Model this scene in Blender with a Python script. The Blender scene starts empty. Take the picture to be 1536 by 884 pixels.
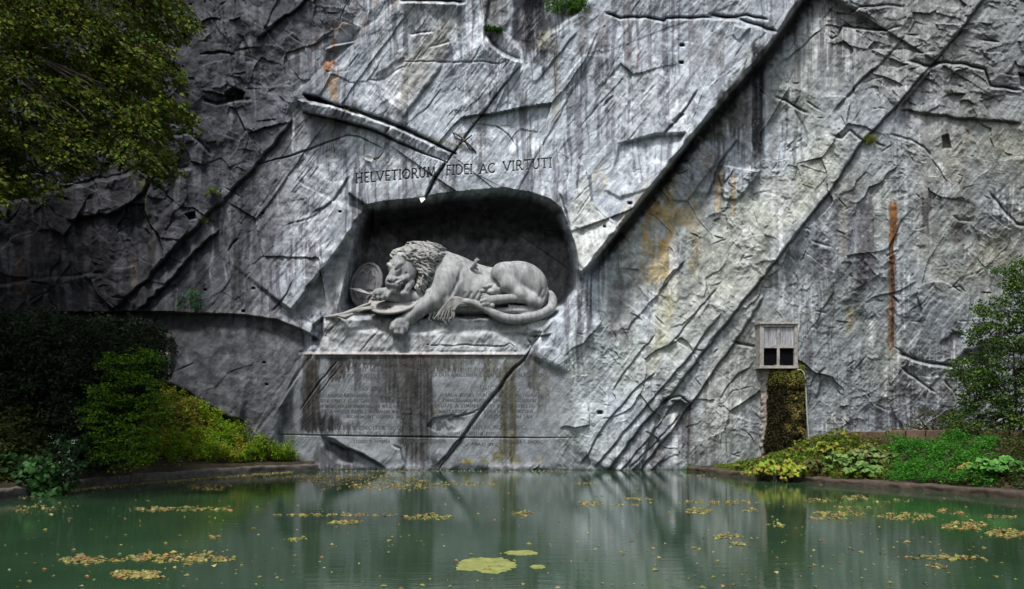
import bpy, math, random
import numpy as np
from mathutils import Vector, Matrix

# ------------------------------------------------------------------ camera, world, sun, exposure
S = bpy.context.scene
COL = S.collection
F, CX, HY, CH = 1120.0, 768.0, 625.0, 2.5          # focal length in photo pixels, centre column, horizon row, eye height above the water
cam_d = bpy.data.cameras.new('camera'); cam = bpy.data.objects.new('camera', cam_d); COL.objects.link(cam)
cam.location = (0, 0, CH); cam.rotation_euler = (math.radians(90), 0, 0)
cam_d.sensor_width = 36; cam_d.lens = F/1536*36; cam_d.shift_y = (HY-442)/1536; cam_d.clip_end = 2000
S.camera = cam
SUN_EL, SUN_AZ = 64, -26                             # elevation; azimuth of the sun seen from the cliff: behind the viewer, to the left
w = bpy.data.worlds.new('World'); S.world = w; w.use_nodes = True
nt = w.node_tree; bg = nt.nodes['Background']
sky = nt.nodes.new('ShaderNodeTexSky'); sky.sky_type = 'NISHITA'; sky.sun_disc = False
sky.sun_elevation = math.radians(SUN_EL); sky.sun_rotation = math.radians(180-SUN_AZ)
sky.air_density = 1.6; sky.dust_density = 4.0; sky.ozone_density = 0.6
hs = nt.nodes.new('ShaderNodeHueSaturation'); hs.inputs['Saturation'].default_value = 0.6
nt.links.new(sky.outputs[0], hs.inputs['Color']); nt.links.new(hs.outputs[0], bg.inputs[0]); bg.inputs[1].default_value = 0.055
sd = bpy.data.lights.new('sun', 'SUN'); sun = bpy.data.objects.new('sun', sd); COL.objects.link(sun)
sd.energy = 1.5; sd.angle = math.radians(10); sd.color = (1, .965, .92)
a, e = math.radians(SUN_AZ), math.radians(SUN_EL)
d = Vector((math.sin(a)*math.cos(e), -math.cos(a)*math.cos(e), math.sin(e)))
sun.rotation_euler = d.to_track_quat('Z', 'Y').to_euler()
S.view_settings.view_transform = 'Standard'; S.view_settings.look = 'None'
S.view_settings.exposure = 1.85; S.view_settings.gamma = 1
S.render.engine = 'CYCLES'

rng = np.random.default_rng(7)
def P(px, py, Y): return Vector(((px-CX)/F*Y, Y, CH+(HY-py)/F*Y))
def px2x(px, Y): return (px-CX)/F*Y
def tag(o, label=None, cat=None, group=None, kind=None):
    if label: o['label'] = label
    if cat: o['category'] = cat
    if group: o['group'] = group
    if kind: o['kind'] = kind
    return o
def empty(name, loc, label, cat, group=None):
    o = bpy.data.objects.new(name, None); COL.objects.link(o); o.location = loc
    return tag(o, label, cat, group)

# ------------------------------------------------------------------ noise (numpy)
def _h(ix, iy, seed):
    n = (ix.astype(np.int64)*374761393 + iy.astype(np.int64)*668265263 + seed*974634777) & 0x7fffffff
    n = ((n ^ (n >> 13))*1274126177) & 0x7fffffff
    n = ((n ^ (n >> 16))*668265263) & 0x7fffffff
    return n ^ (n >> 15)
def hf(ix, iy, seed): return ((_h(ix, iy, seed) & 0xffff)/65535.0).astype(np.float32)
def gn(x, y, seed=0):
    ix = np.floor(x); iy = np.floor(y); fx = (x-ix).astype(np.float32); fy = (y-iy).astype(np.float32)
    ux = fx*fx*fx*(fx*(fx*6-15)+10); uy = fy*fy*fy*(fy*(fy*6-15)+10)
    def g(dx, dy):
        a = hf(ix+dx, iy+dy, seed)*6.2831853
        return np.cos(a)*(fx-dx)+np.sin(a)*(fy-dy)
    a = g(0, 0); b = g(1, 0); c = g(0, 1); d = g(1, 1)
    return (a+(b-a)*ux+(c-a)*uy+(a-b-c+d)*ux*uy)*1.5
def fbm(x, y, o=4, seed=0, gain=.5):
    s = 0; am = 1
    for i in range(o):
        s = s+am*gn(x*2**i+i*17.3, y*2**i-i*9.1, seed+i); am *= gain
    return s
def ridge(x, y, o=4, seed=0, gain=.5):
    s = 0; am = 1
    for i in range(o):
        s = s+am*(1-2*np.abs(gn(x*2**i+i*5.7, y*2**i+i*3.3, seed+i))); am *= gain
    return s
def worley(x, y, seed=0, jit=.9):
    ix = np.floor(x); iy = np.floor(y)
    f1 = np.full(x.shape, 9., np.float32); f2 = f1.copy(); idx = np.zeros(x.shape); idy = idx.copy(); dx1 = f1.copy(); dy1 = f1.copy()
    for i in (-1, 0, 1):
        for j in (-1, 0, 1):
            cx = ix+i; cy = iy+j
            dx = x-(cx+.5+(hf(cx, cy, seed)-.5)*jit); dy = y-(cy+.5+(hf(cx, cy, seed+1)-.5)*jit)
            dd = np.sqrt(dx*dx+dy*dy).astype(np.float32)
            m = dd < f1
            f2 = np.where(m, f1, np.minimum(f2, dd)); f1 = np.where(m, dd, f1)
            idx = np.where(m, cx, idx); idy = np.where(m, cy, idy); dx1 = np.where(m, dx, dx1); dy1 = np.where(m, dy, dy1)
    return f1, f2, idx, idy, dx1.astype(np.float32), dy1.astype(np.float32)
def sst(a, b, x):
    t = np.clip((x-a)/(b-a), 0, 1); return t*t*(3-2*t)

# ------------------------------------------------------------------ materials
def mat(name, color=(.5, .5, .5), rough=.8, **k):
    m = bpy.data.materials.new(name); m.use_nodes = True
    b = m.node_tree.nodes['Principled BSDF']; b.inputs['Base Color'].default_value = (*color, 1); b.inputs['Roughness'].default_value = rough
    b.inputs['Specular IOR Level'].default_value = k.get('spec', .3)
    return m
def N(m, t, **props):
    n = m.node_tree.nodes.new('ShaderNode'+t)
    for k_, v in props.items(): setattr(n, k_, v)
    return n
def L(m, a, b): m.node_tree.links.new(a, b)
def noisy(name, c1, c2, scale=6, rough=.85, bump=.3, bscale=25, attr=None, spec=.25, bdist=.02, detail=8):
    """two-tone noise colour (or vertex colour times noise) with bump"""
    m = mat(name, c1, rough, spec=spec); b = m.node_tree.nodes['Principled BSDF']
    tc = N(m, 'TexCoord'); n1 = N(m, 'TexNoise'); n1.inputs['Scale'].default_value = scale; n1.inputs['Detail'].default_value = detail; n1.inputs['Roughness'].default_value = .65
    L(m, tc.outputs['Object'], n1.inputs['Vector'])
    cr = N(m, 'ValToRGB'); cr.color_ramp.elements[0].position = .3; cr.color_ramp.elements[1].position = .7
    cr.color_ramp.elements[0].color = (*c1, 1); cr.color_ramp.elements[1].color = (*c2, 1)
    L(m, n1.outputs['Fac'], cr.inputs['Fac'])
    if attr:
        at = N(m, 'Attribute'); at.attribute_name = attr
        mx = N(m, 'MixRGB', blend_type='MULTIPLY'); mx.inputs[0].default_value = 1
        L(m, at.outputs['Color'], mx.inputs[1]); L(m, cr.outputs['Color'], mx.inputs[2]); L(m, mx.outputs[0], b.inputs['Base Color'])
    else: L(m, cr.outputs['Color'], b.inputs['Base Color'])
    if name.startswith('carved'):
        gp = N(m, 'Mapping'); gp.inputs['Scale'].default_value = (2.6, 2.6, .55); L(m, tc.outputs['Object'], gp.inputs[0])
        n3_ = N(m, 'TexNoise'); n3_.inputs['Scale'].default_value = 1.4; n3_.inputs['Detail'].default_value = 9; n3_.inputs['Roughness'].default_value = .7; L(m, gp.outputs[0], n3_.inputs['Vector'])
        c3 = N(m, 'ValToRGB'); c3.color_ramp.elements[0].position = .40; c3.color_ramp.elements[1].position = .58; c3.color_ramp.elements[0].color = (.42, .43, .44, 1); c3.color_ramp.elements[1].color = (1, 1, 1, 1); L(m, n3_.outputs['Fac'], c3.inputs['Fac'])
        mx3 = N(m, 'MixRGB', blend_type='MULTIPLY'); mx3.inputs[0].default_value = .75; L(m, cr.outputs['Color'], mx3.inputs[1]); L(m, c3.outputs['Color'], mx3.inputs[2]); L(m, mx3.outputs[0], b.inputs['Base Color'])
    n2 = N(m, 'TexNoise'); n2.inputs['Scale'].default_value = bscale; n2.inputs['Detail'].default_value = 8; n2.inputs['Roughness'].default_value = .7
    L(m, tc.outputs['Object'], n2.inputs['Vector'])
    bp = N(m, 'Bump'); bp.inputs['Strength'].default_value = bump; bp.inputs['Distance'].default_value = bdist
    L(m, n2.outputs['Fac'], bp.inputs['Height']); L(m, bp.outputs[0], b.inputs['Normal'])
    return m

M_rock = noisy('sandstone', (.72, .72, .72), (1.2, 1.2, 1.2), 3.2, .85, .6, 9, 'tint', .14, .05, 12)
def bed_grain(m):
    t = m.node_tree; b = t.nodes['Principled BSDF']; src = b.inputs['Base Color'].links[0].from_socket; bump = b.inputs['Normal'].links[0].from_node
    tc = N(m, 'TexCoord'); m1 = N(m, 'Mapping'); m1.inputs['Rotation'].default_value = (0, math.radians(52), 0); m2 = N(m, 'Mapping'); m2.inputs['Scale'].default_value = (.9, 3, 7.5)
    n = N(m, 'TexNoise'); n.inputs['Scale'].default_value = 1.; n.inputs['Detail'].default_value = 10; n.inputs['Roughness'].default_value = .68; n.inputs['Distortion'].default_value = .4
    L(m, tc.outputs['Object'], m1.inputs[0]); L(m, m1.outputs[0], m2.inputs[0]); L(m, m2.outputs[0], n.inputs['Vector'])
    c = N(m, 'ValToRGB'); c.color_ramp.elements[0].position = .34; c.color_ramp.elements[1].position = .66; c.color_ramp.elements[0].color = (.58, .58, .61, 1); c.color_ramp.elements[1].color = (1.42, 1.42, 1.40, 1)
    L(m, n.outputs['Fac'], c.inputs['Fac']); mx = N(m, 'MixRGB', blend_type='MULTIPLY'); mx.inputs[0].default_value = .42; L(m, src, mx.inputs[1]); L(m, c.outputs['Color'], mx.inputs[2]); L(m, mx.outputs[0], b.inputs['Base Color'])
    b2 = N(m, 'Bump'); b2.inputs['Strength'].default_value = .32; b2.inputs['Distance'].default_value = .05; L(m, n.outputs['Fac'], b2.inputs['Height']); L(m, bump.outputs[0], b2.inputs['Normal']); L(m, b2.outputs[0], b.inputs['Normal'])
bed_grain(M_rock)
M_letter = noisy('dark_letter_stone', (.035, .035, .036), (.13, .13, .135), 5, .95, .3)
M_lion = noisy('carved_pale_sandstone', (.195, .204, .212), (.345, .355, .362), 1.6, .85, .8, 20, None, .2, .02)
M_lionmane = noisy('carved_mane_sandstone', (.19, .193, .19), (.31, .313, .308), 3.5, .85, .3, 22, None, .2, .02)
M_shield_dark = noisy('dark_weathered_sandstone', (.06, .06, .068), (.21, .21, .225), 3.5, .8, .5, 14, None, .3, .03)
M_shield_pale = noisy('pale_shield_sandstone', (.18, .18, .175), (.30, .30, .295), 3, .85, .3, 20, None, .2, .02)
M_groove = noisy('dirt_filled_line', (.06, .058, .05), (.11, .10, .09), 8)
M_kerb = noisy('kerb_stone', (.022, .02, .018), (.10, .094, .085), 2.6, .9, .7, 8, None, .2, .06)
M_kerbd = noisy('wet_earthy_kerb', (.022, .017, .013), (.075, .058, .045), 3, .9, .8, 8, None, .2, .08)
M_soil = noisy('dark_soil', (.018, .014, .009), (.05, .04, .026), 1.2, .95, .6, 6, None, .1, .08)
M_redstone = noisy('reddish_border_stone', (.05, .034, .024), (.13, .085, .06), 2, .9, .4, 15)
M_bark = noisy('tree_bark', (.02, .017, .013), (.06, .05, .04), 5, .95, .8, 12)
M_mosscore = noisy('mossy_rock', (.006, .006, .003), (.028, .022, .009), 4, .95, 1, 9, None, .1, .1)
M_mortar = noisy('pinkish_lime_crust', (.09, .078, .07), (.33, .29, .265), 5, .95, .8, 12, None, .1, .05)
M_wood = noisy('weathered_grey_wood', (.12, .11, .105), (.36, .34, .33), 6, .8, .4, 30, None, .2, .01)
M_pane = noisy('streaked_dusty_board', (.07, .075, .085), (.40, .41, .44), 4, .7, .3, 20)
_n = [n for n in M_pane.node_tree.nodes if n.type == 'TEX_NOISE'][0]
_mp = N(M_pane, 'Mapping'); _mp.inputs['Scale'].default_value = (3, 3, .35)
_tc = [n for n in M_pane.node_tree.nodes if n.type == 'TEX_COORD'][0]
L(M_pane, _tc.outputs['Object'], _mp.inputs[0]); L(M_pane, _mp.outputs[0], _n.inputs['Vector'])
M_black = mat('dark_opening', (.004, .004, .005), .9, spec=.02)  # black sheet colour, painting the shade inside the openings
M_pipe = mat('dull_zinc_pipe', (.28, .31, .29), .5)
M_iron = noisy('old_iron', (.03, .028, .026), (.09, .075, .065), 9, .7, .3)
M_white = mat('pale_metal', (.75, .77, .76), .45)

def leafmat(name, rough=.62, trans=.42):
    m = mat(name, (.1, .2, .03), rough, spec=.12); b = m.node_tree.nodes['Principled BSDF']
    at = N(m, 'Attribute'); at.attribute_name = 'leafcol'; L(m, at.outputs['Color'], b.inputs['Base Color'])
    tr = N(m, 'BsdfTranslucent'); L(m, at.outputs['Color'], tr.inputs['Color'])
    mx = N(m, 'MixShader'); mx.inputs[0].default_value = trans
    out = [n for n in m.node_tree.nodes if n.type == 'OUTPUT_MATERIAL'][0]
    L(m, b.outputs[0], mx.inputs[1]); L(m, tr.outputs[0], mx.inputs[2]); L(m, mx.outputs[0], out.inputs['Surface'])
    return m
M_leaf = leafmat('foliage'); M_needle = leafmat('dark_foliage', .65, .15); M_float = leafmat('fallen_leaves', .6, .1)

# ------------------------------------------------------------------ mesh helpers
def mesh_np(name, verts, faces, material, parent=None, smooth=True, cols=None, cname='leafcol', normals=None):
    me = bpy.data.meshes.new(name)
    verts = np.asarray(verts, np.float32); faces = np.asarray(faces, np.int32); k = faces.shape[1]
    me.vertices.add(len(verts)); me.vertices.foreach_set('co', verts.ravel())
    me.loops.add(faces.size); me.loops.foreach_set('vertex_index', faces.ravel())
    me.polygons.add(len(faces)); me.polygons.foreach_set('loop_start', np.arange(len(faces), dtype=np.int32)*k)
    me.polygons.foreach_set('use_smooth', np.full(len(faces), smooth))
    me.update(calc_edges=True)
    if cols is not None:
        at = me.attributes.new(cname, 'FLOAT_COLOR', 'POINT')
        c = np.ones((len(verts), 4), np.float32); c[:, :3] = cols; at.data.foreach_set('color', c.ravel())
    if normals is not None: me.normals_split_custom_set_from_vertices(normals)
    me.materials.append(material)
    o = bpy.data.objects.new(name, me); COL.objects.link(o)
    if parent:
        o.parent = parent; o.matrix_parent_inverse = Matrix.Translation(-Vector(parent.location))
    return o
class MB:
    def __init__(s): s.v = []; s.f = []
    def add(s, vs, fs):
        b = len(s.v); s.v += [tuple(v) for v in vs]; s.f += [tuple(i+b for i in f) for f in fs]
    def box(s, x0, x1, y0, y1, z0, z1, j=0):
        r = lambda: random.uniform(-j, j)
        vs = [(x+r(), y+r(), z+r()) for x in (x0, x1) for y in (y0, y1) for z in (z0, z1)]
        s.add(vs, [(0, 1, 3, 2), (4, 6, 7, 5), (0, 4, 5, 1), (2, 3, 7, 6), (0, 2, 6, 4), (1, 5, 7, 3)])
    def tube(s, pts, rad, n=8, cap=True):
        pts = [Vector(p) for p in pts]; rs = rad if hasattr(rad, '__len__') else [rad]*len(pts)
        up = Vector((.13, .97, .2)); rings = []
        for i, p in enumerate(pts):
            t = (pts[min(i+1, len(pts)-1)]-pts[max(i-1, 0)]).normalized()
            a = t.cross(up)
            if a.length < .05: a = t.cross(Vector((1, 0, 0)))
            a.normalize(); b = t.cross(a)
            rings.append([p+(a*math.cos(q)+b*math.sin(q))*rs[i] for q in [2*math.pi*k/n for k in range(n)]])
        vs = [v for r in rings for v in r]; fs = []
        for i in range(len(pts)-1):
            for k in range(n): fs.append((i*n+k, i*n+(k+1) % n, (i+1)*n+(k+1) % n, (i+1)*n+k))
        if cap: fs += [tuple(range(n))[::-1], tuple(range((len(pts)-1)*n, len(pts)*n))]
        s.add(vs, fs)
    def build(s, name, m, parent=None, smooth=False, bevel=0):
        me = bpy.data.meshes.new(name); me.from_pydata(s.v, [], s.f); me.update()
        for p in me.polygons: p.use_smooth = smooth
        me.materials.append(m); o = bpy.data.objects.new(name, me); COL.objects.link(o)
        if bevel:
            b = o.modifiers.new('bevel', 'BEVEL'); b.width = bevel; b.segments = 2; b.limit_method = 'ANGLE'
        if parent: o.parent = parent; o.matrix_parent_inverse = Matrix.Translation(-Vector(parent.location))
        return o

# ================================================================== THE CLIFF
def axis(segs):
    out = []
    for a_, b_, st in segs:
        n = max(1, int(round((b_-a_)/st))); out.append(np.linspace(a_, b_, n, endpoint=False))
    out.append([segs[-1][1]]); return np.concatenate(out)
xs = axis([(-620, -10, 7), (-10, 445, 1.4), (445, 860, .75), (860, 1546, 1.3), (1546, 2150, 7)])
ys = axis([(-420, -6, 5), (-6, 232, 1.3), (232, 280, .7), (280, 528, 1.2), (528, 672, .9), (672, 712, 1.2), (712, 745, 4)])
GX, GY = np.meshgrid(xs, ys); SH = GX.shape
D = np.zeros(SH, np.float32)                         # metres out of the base plane, towards the viewer
def win(x0, x1, y0, y1):
    return (slice(np.searchsorted(ys, y0), np.searchsorted(ys, y1)), slice(np.searchsorted(xs, x0), np.searchsorted(xs, x1)))
def pdist(pts, w_):
    """signed distance (+ = left of travel as seen in the picture), window w_"""
    X = GX[w_]; Y = GY[w_]; best = np.full(X.shape, 1e9); sg = np.ones(X.shape); T = np.zeros(X.shape)
    n = len(pts)-1
    for i in range(n):
        (ax, ay), (bx, by) = pts[i], pts[i+1]; dx, dy = bx-ax, by-ay; l2 = dx*dx+dy*dy+1e-9
        t = ((X-ax)*dx+(Y-ay)*dy)/l2; tc = np.clip(t, 0, 1)
        ex = X-ax-tc*dx; ey = Y-ay-tc*dy; dd = np.hypot(ex, ey); m = dd < best
        best = np.where(m, dd, best); sg = np.where(m, np.where(dx*(Y-ay)-dy*(X-ax) < 0, 1, -1), sg); T = np.where(m, (i+tc)/n, T)
    return best, sg, T
def jag(pts, amp=1.5, step=9, seed=0):
    r = random.Random(seed+int(pts[0][0]*7+pts[0][1])); out = [pts[0]]
    for (ax, ay), (bx, by) in zip(pts, pts[1:]):
        l = math.hypot(bx-ax, by-ay); n = max(1, int(l/step))
        for k in range(1, n+1):
            o = r.uniform(-amp, amp) if k < n else 0
            out.append((ax+(bx-ax)*k/n-(by-ay)/l*o, ay+(by-ay)*k/n+(bx-ax)/l*o))
    return out
grime = np.zeros(SH, np.float32)
def fault(pts, h, fall=60, other=.4, edge=1.2, j=1.2, crack=0, cw=1.6, ends=12):
    """rock stands out by h on the left of the line, is cut back on the right"""
    q = jag(pts, j); x = [p[0] for p in q]; y = [p[1] for p in q]; R_ = fall*3
    w_ = win(min(x)-R_, max(x)+R_, min(y)-R_, max(y)+R_)
    dd, sg, T = pdist(q, w_); n = len(q)
    tot = sum(math.hypot(b[0]-a[0], b[1]-a[1]) for a, b in zip(q, q[1:]))
    fe = sst(0, min(.5, ends/tot), T)*sst(0, min(.5, ends/tot), 1-T)
    s = dd*sg; up = sst(-edge, edge, s)
    cut = 1-sst(1.6*fall, 2.9*fall, dd)
    D[w_] += (h*cut*(up*np.exp(-dd/fall)-other*(1-up)*np.exp(-dd/(fall*.7)))*fe).astype(np.float32)
    if crack:
        c = np.exp(-(s+cw*.6)**2/(cw*cw))*fe; D[w_] -= (crack*c).astype(np.float32)
        grime[w_] = np.maximum(grime[w_], .8*c)
def crk(pts, w=1.3, dep=.12, j=1.5, lip=.3):
    q = jag(pts, j); x = [p[0] for p in q]; y = [p[1] for p in q]
    w_ = win(min(x)-w*6, max(x)+w*6, min(y)-w*6, max(y)+w*6)
    if D[w_].size == 0: return
    dd, sg, T = pdist(q, w_); ww = w*(1-.75*np.abs(2*T-1)**2)
    c = np.exp(-(dd/ww)**2); D[w_] -= (dep*c).astype(np.float32)
    D[w_] += (dep*lip*np.exp(-dd/(w*3))*(sg > 0)*(1-np.abs(2*T-1)**2)).astype(np.float32)
    grime[w_] = np.maximum(grime[w_], .7*c)
def polyd(pts):
    """signed distance to polygon, + inside, whole grid restricted to a window; returns window, sd"""
    x = [p[0] for p in pts]; y = [p[1] for p in pts]; w_ = win(min(x)-90, max(x)+90, min(y)-90, max(y)+90)
    X = GX[w_]; Y = GY[w_]; ins = np.zeros(X.shape, bool); best = np.full(X.shape, 1e9)
    for i in range(len(pts)):
        (ax, ay), (bx, by) = pts[i], pts[(i+1) % len(pts)]
        if ay != by: ins ^= ((ay > Y) != (by > Y)) & (X < (bx-ax)*(Y-ay)/(by-ay)+ax)
        dx, dy = bx-ax, by-ay; t = np.clip(((X-ax)*dx+(Y-ay)*dy)/(dx*dx+dy*dy+1e-9), 0, 1)
        best = np.minimum(best, np.hypot(X-ax-t*dx, Y-ay-t*dy))
    return w_, np.where(ins, best, -best)
def mask(pts, soft=20):
    w_, s = polyd(pts); m = np.zeros(SH, np.float32); m[w_] = sst(-soft, soft, s); return m
def slab(pts, h=0, tx=0, ty=0, soft=1.5):
    """planar facet: offset h plus tilt (metres per pixel) about its centre"""
    w_, s = polyd(jag(pts+[pts[0]], 1.2)[:-1]); cx = sum(p[0] for p in pts)/len(pts); cy = sum(p[1] for p in pts)/len(pts)
    D[w_] += (sst(-soft, soft, s)*(h+tx*(GX[w_]-cx)+ty*(GY[w_]-cy))).astype(np.float32)

# strata frame: s along the slanting beds (up to the right), n across them
sS = .62*GX-.79*GY; nN = .79*GX+.62*GY
wx = fbm(GX/90, GY/90, 3, 50)*14; wy = fbm(GX/90, GY/90, 3, 60)*14
m_right = np.maximum(mask([(1215, -20), (868, 420), (830, 720), (1600, 760), (1600, -30)], 14), (GX > 1560).astype(np.float32))
m_tr = mask([(1240, -40), (1700, -40), (1700, 175), (1330, 160), (1240, 60)], 25)
m_ul = np.maximum(mask([(-80, -60), (600, -60), (520, 60), (440, 160), (350, 290), (170, 470), (-80, 470)], 14), ((GX < -60) & (GY < 470)).astype(np.float32))
m_tab = mask([(452, 531), (792, 531), (850, 560), (850, 700), (400, 700)], 8)
m_leftwall = mask([(215, 475), (450, 490), (460, 540), (385, 690), (215, 640)], 10)
m_niche_zone = mask([(505, 280), (700, 265), (850, 280), (885, 430), (800, 540), (470, 530), (490, 420)], 8)
m_slab = np.clip(1-m_right-m_ul, 0, 1)
m_text = mask([(520, 232), (700, 222), (840, 218), (845, 280), (760, 275), (520, 292)], 12)

# large undulation and bedding
D += .55*fbm(GX/420, GY/420, 2, 3)*(1-.8*m_tab)*(1-.7*m_niche_zone)
D += .13*(1-.8*m_text)*fbm((GX+wx)/110, (GY+wy)/110, 3, 9)*(1-.92*m_tab)*(1-.7*m_niche_zone)*(1-.5*m_leftwall)
str1 = ridge(nN/34+wx/60, sS/260, 3, 21); str2 = ridge(nN/9, sS/120+wx/90, 3, 31, .6)
m_q = m_slab*(1-m_tab)*(1-.6*m_leftwall)
D += (.030*str1+.012*str2)*m_q*(1-.8*m_niche_zone)
tool = gn(nN/2.6+gn(GX/30, GY/30, 5), sS/26, 41)     # fine chisel lines along the beds
D += .008*tool*(m_slab)*(.6+.6*sst(-.2, .4, fbm(GX/70, GY/70, 2, 77)))
# right side: scalloped, conchoidal breaks
rot = lambda an: (GX*math.cos(an)+GY*math.sin(an), -GX*math.sin(an)+GY*math.cos(an))
def scallop(scale, an, asp, seed, amp, tilt, step, wf=1.):
    u, v = rot(an); u = (u+wx*wf)/scale; v = (v+wy*wf)/(scale*asp)
    f1, f2, ix, iy, dx, dy = worley(u, v, seed)
    r1 = hf(ix, iy, seed+5)-.5; r2 = hf(ix, iy, seed+6)-.5; r3 = hf(ix, iy, seed+7)-.5
    return amp*f1*f1*1.2+tilt*(r1*dx+r2*dy)+step*r3, f2-f1
def planes(scale, asp, seed, tilt, wf=.25):
    u = (nN+wx*wf)/scale; v = (sS+wy*wf)/(scale*asp); f1, f2, ix, iy, dx, dy = worley(u, v, seed)
    return tilt*((hf(ix, iy, seed+5)-.5)*dx+(hf(ix, iy, seed+6)-.5)*dy*1.5)+tilt*.12*(hf(ix, iy, seed+7)-.5)
D += (planes(150, 2.2, 301, .34)+planes(46, 2.8, 302, .11)+planes(15, 3, 303, .05))*m_slab*(1-.9*m_text)*(1-m_tab)*(1-.75*m_niche_zone)*(1-.6*m_leftwall)
sc1, e1 = scallop(105, -.9, .7, 11, .20, .42, .012, 1.0)
sc2, e2 = scallop(38, -.5, .75, 17, .07, .13, .006, .7)
sc3, e3 = scallop(14, .7, .7, 19, .025, .04, .003)
gate = sst(-.25, .35, fbm(GX/120, GY/120, 2, 88)); gate2 = sst(-.1, .4, fbm(GX/60, GY/60, 2, 89))
D += (sc1*.9+sc2*(.1+.75*gate)+sc3*.8*gate2)*m_right*(1-.75*m_tr)
D += (.02*str1+.012*str2)*m_right
rg = ridge((GX+wx)/30, (GY+wy)/26, 4, 63, .6); D += (.028*np.clip(rg-.5, 0, 2)**1.5*(.3+gate2)+.012*ridge(GX/8, GY/8, 2, 64))*m_right*(1-.5*m_tr)
# top right: small horizontal ledges
b1, eb1 = scallop(40, .12, .42, 23, .02, .16, .15, 1.0); b2, eb2 = scallop(15, -.1, .5, 27, .01, .05, .05, .7)
D += (b1+b2*(.4+.6*gate))*m_tr
# upper left: blocky broken rock
b3, eb3 = scallop(66, -.45, 1.35, 33, .05, .50, .22, .9); b4, eb4 = scallop(24, -.6, 1.2, 37, .02, .17, .07, .6)
b5, eb5 = scallop(10, .4, .7, 39, .01, .05, .03, 1.)
D += (b3+b4+b5*gate2+.05*fbm(GX/25, GY/25, 4, 71))*m_ul
D += (.012*fbm(GX/7, GY/7, 3, 99))*(1-.75*m_tab)*(1-.6*m_niche_zone)
gcell = (1-sst(0, .04, e1))*.12*m_right+(1-sst(0, .04, eb3))*.4*m_ul+(1-sst(0, .05, eb4))*.2*m_ul*gate
gcell += (1-sst(0, .09, eb1))*.5*m_tr

# --- traced breaks.  raised on the left of travel; lines run from lower left to upper right -> raised upper-left side
fault([(868, 424), (895, 388), (930, 344), (985, 276), (1040, 207), (1100, 136), (1150, 78), (1172, 48), (1225, -30)], 1.0, 150, 1.0, 7, 1.5, .25, 6, 25)
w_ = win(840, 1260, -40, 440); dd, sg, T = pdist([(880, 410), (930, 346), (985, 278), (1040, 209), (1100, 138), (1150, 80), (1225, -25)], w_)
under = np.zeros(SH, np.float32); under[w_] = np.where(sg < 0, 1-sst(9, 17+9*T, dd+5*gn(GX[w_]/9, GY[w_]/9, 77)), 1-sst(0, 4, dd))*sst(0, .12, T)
fault([(893, 392), (925, 350), (975, 292), (1035, 219)], .25, 16, .2, 1.2, 1, .1, 2)
fault([(908, 712), (960, 640), (1012, 585), (1060, 522), (1100, 470), (1135, 428), (1200, 344), (1243, 290), (1292, 214), (1345, 158), (1394, 100), (1430, 58), (1490, -20)], .22, 50, .5, 1.2, 1.2, .14, 1.5)
fault([(955, 712), (1012, 640), (1060, 572), (1112, 500), (1140, 452), (1148, 442)], .18, 22, .4, 1.1, 1.4, .1, 1.3)
fault([(890, 704), (930, 655), (985, 590), (1030, 540), (1052, 508), (1082, 470)], .13, 20, .4, 1, 1.2, .08, 1.1)
fault([(870, 700), (905, 640), (945, 592), (985, 556)], .10, 16, .4, 1, 1.2, .06, 1)
fault([(925, 712), (975, 655), (1005, 612), (1030, 592)], .10, 14, .4, 1, 1.2, .06, 1)
fault([(940, 706), (985, 662), (1022, 620)], .08, 12, .4, 1, 1.2, .05, 1)
fault([(1000, 520), (1020, 500), (1050, 460), (1078, 430)], .09, 16, .3, 1, 1.2, .05, 1)
fault([(918, 590), (935, 560), (960, 528), (985, 500)], .08, 18, .4, 1, 1.2, .05, 1)
fault([(985, 440), (1000, 425), (1018, 402), (1030, 388)], .1, 18, .3, 1.2, 1.5, .06, 1.2)
fault([(1290, 120), (1322, 95), (1360, 50)], .10, 22, .3, 2, 1.2, .06, 1.5)
fault([(1250, 168), (1290, 122), (1312, 100)], .12, 20, .4, 2, 1.2, .08, 2)
fault([(1345, 165), (1372, 135), (1396, 104)], .3, 26, .6, 2, 1.5, .1, 2.4)
fault([(1175, 95), (1215, 58), (1236, 40)], .07, 12, .3, 1, 1.2, .05, 1)
# big slab between diagonals stands clear, pale shoulder right of the niche
slab([(868, 240), (885, 262), (888, 302), (928, 341), (926, 352), (872, 412), (862, 378), (850, 318), (840, 290)], .34, .004, -.004, 2)
fault([(872, 414), (900, 384), (930, 347)], .45, 20, .6, 2.5, 1, .15, 2.5, 4)
slab([(930, 217), (985, 202), (1028, 200), (1000, 255), (975, 282), (930, 297), (908, 285), (925, 240)], -.12, .0, .006, 3)
crk([(878, 252), (885, 275), (888, 302), (905, 322), (928, 341)], 1.2, -.05, 1)
# spur blocks right of the overhang
slab([(1046, 205), (1078, 228), (1072, 248), (1030, 302), (1004, 300), (990, 282)], .30, .003, -.003, 2)
slab([(1085, 247), (1139, 256), (1137, 264), (1105, 300), (1085, 298), (1078, 262)], .38, .004, -.006, 2)
fault([(1060, 300), (1078, 245), (1108, 205)], .14, 18, .4, 1.5, 1, .1, 2)
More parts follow.
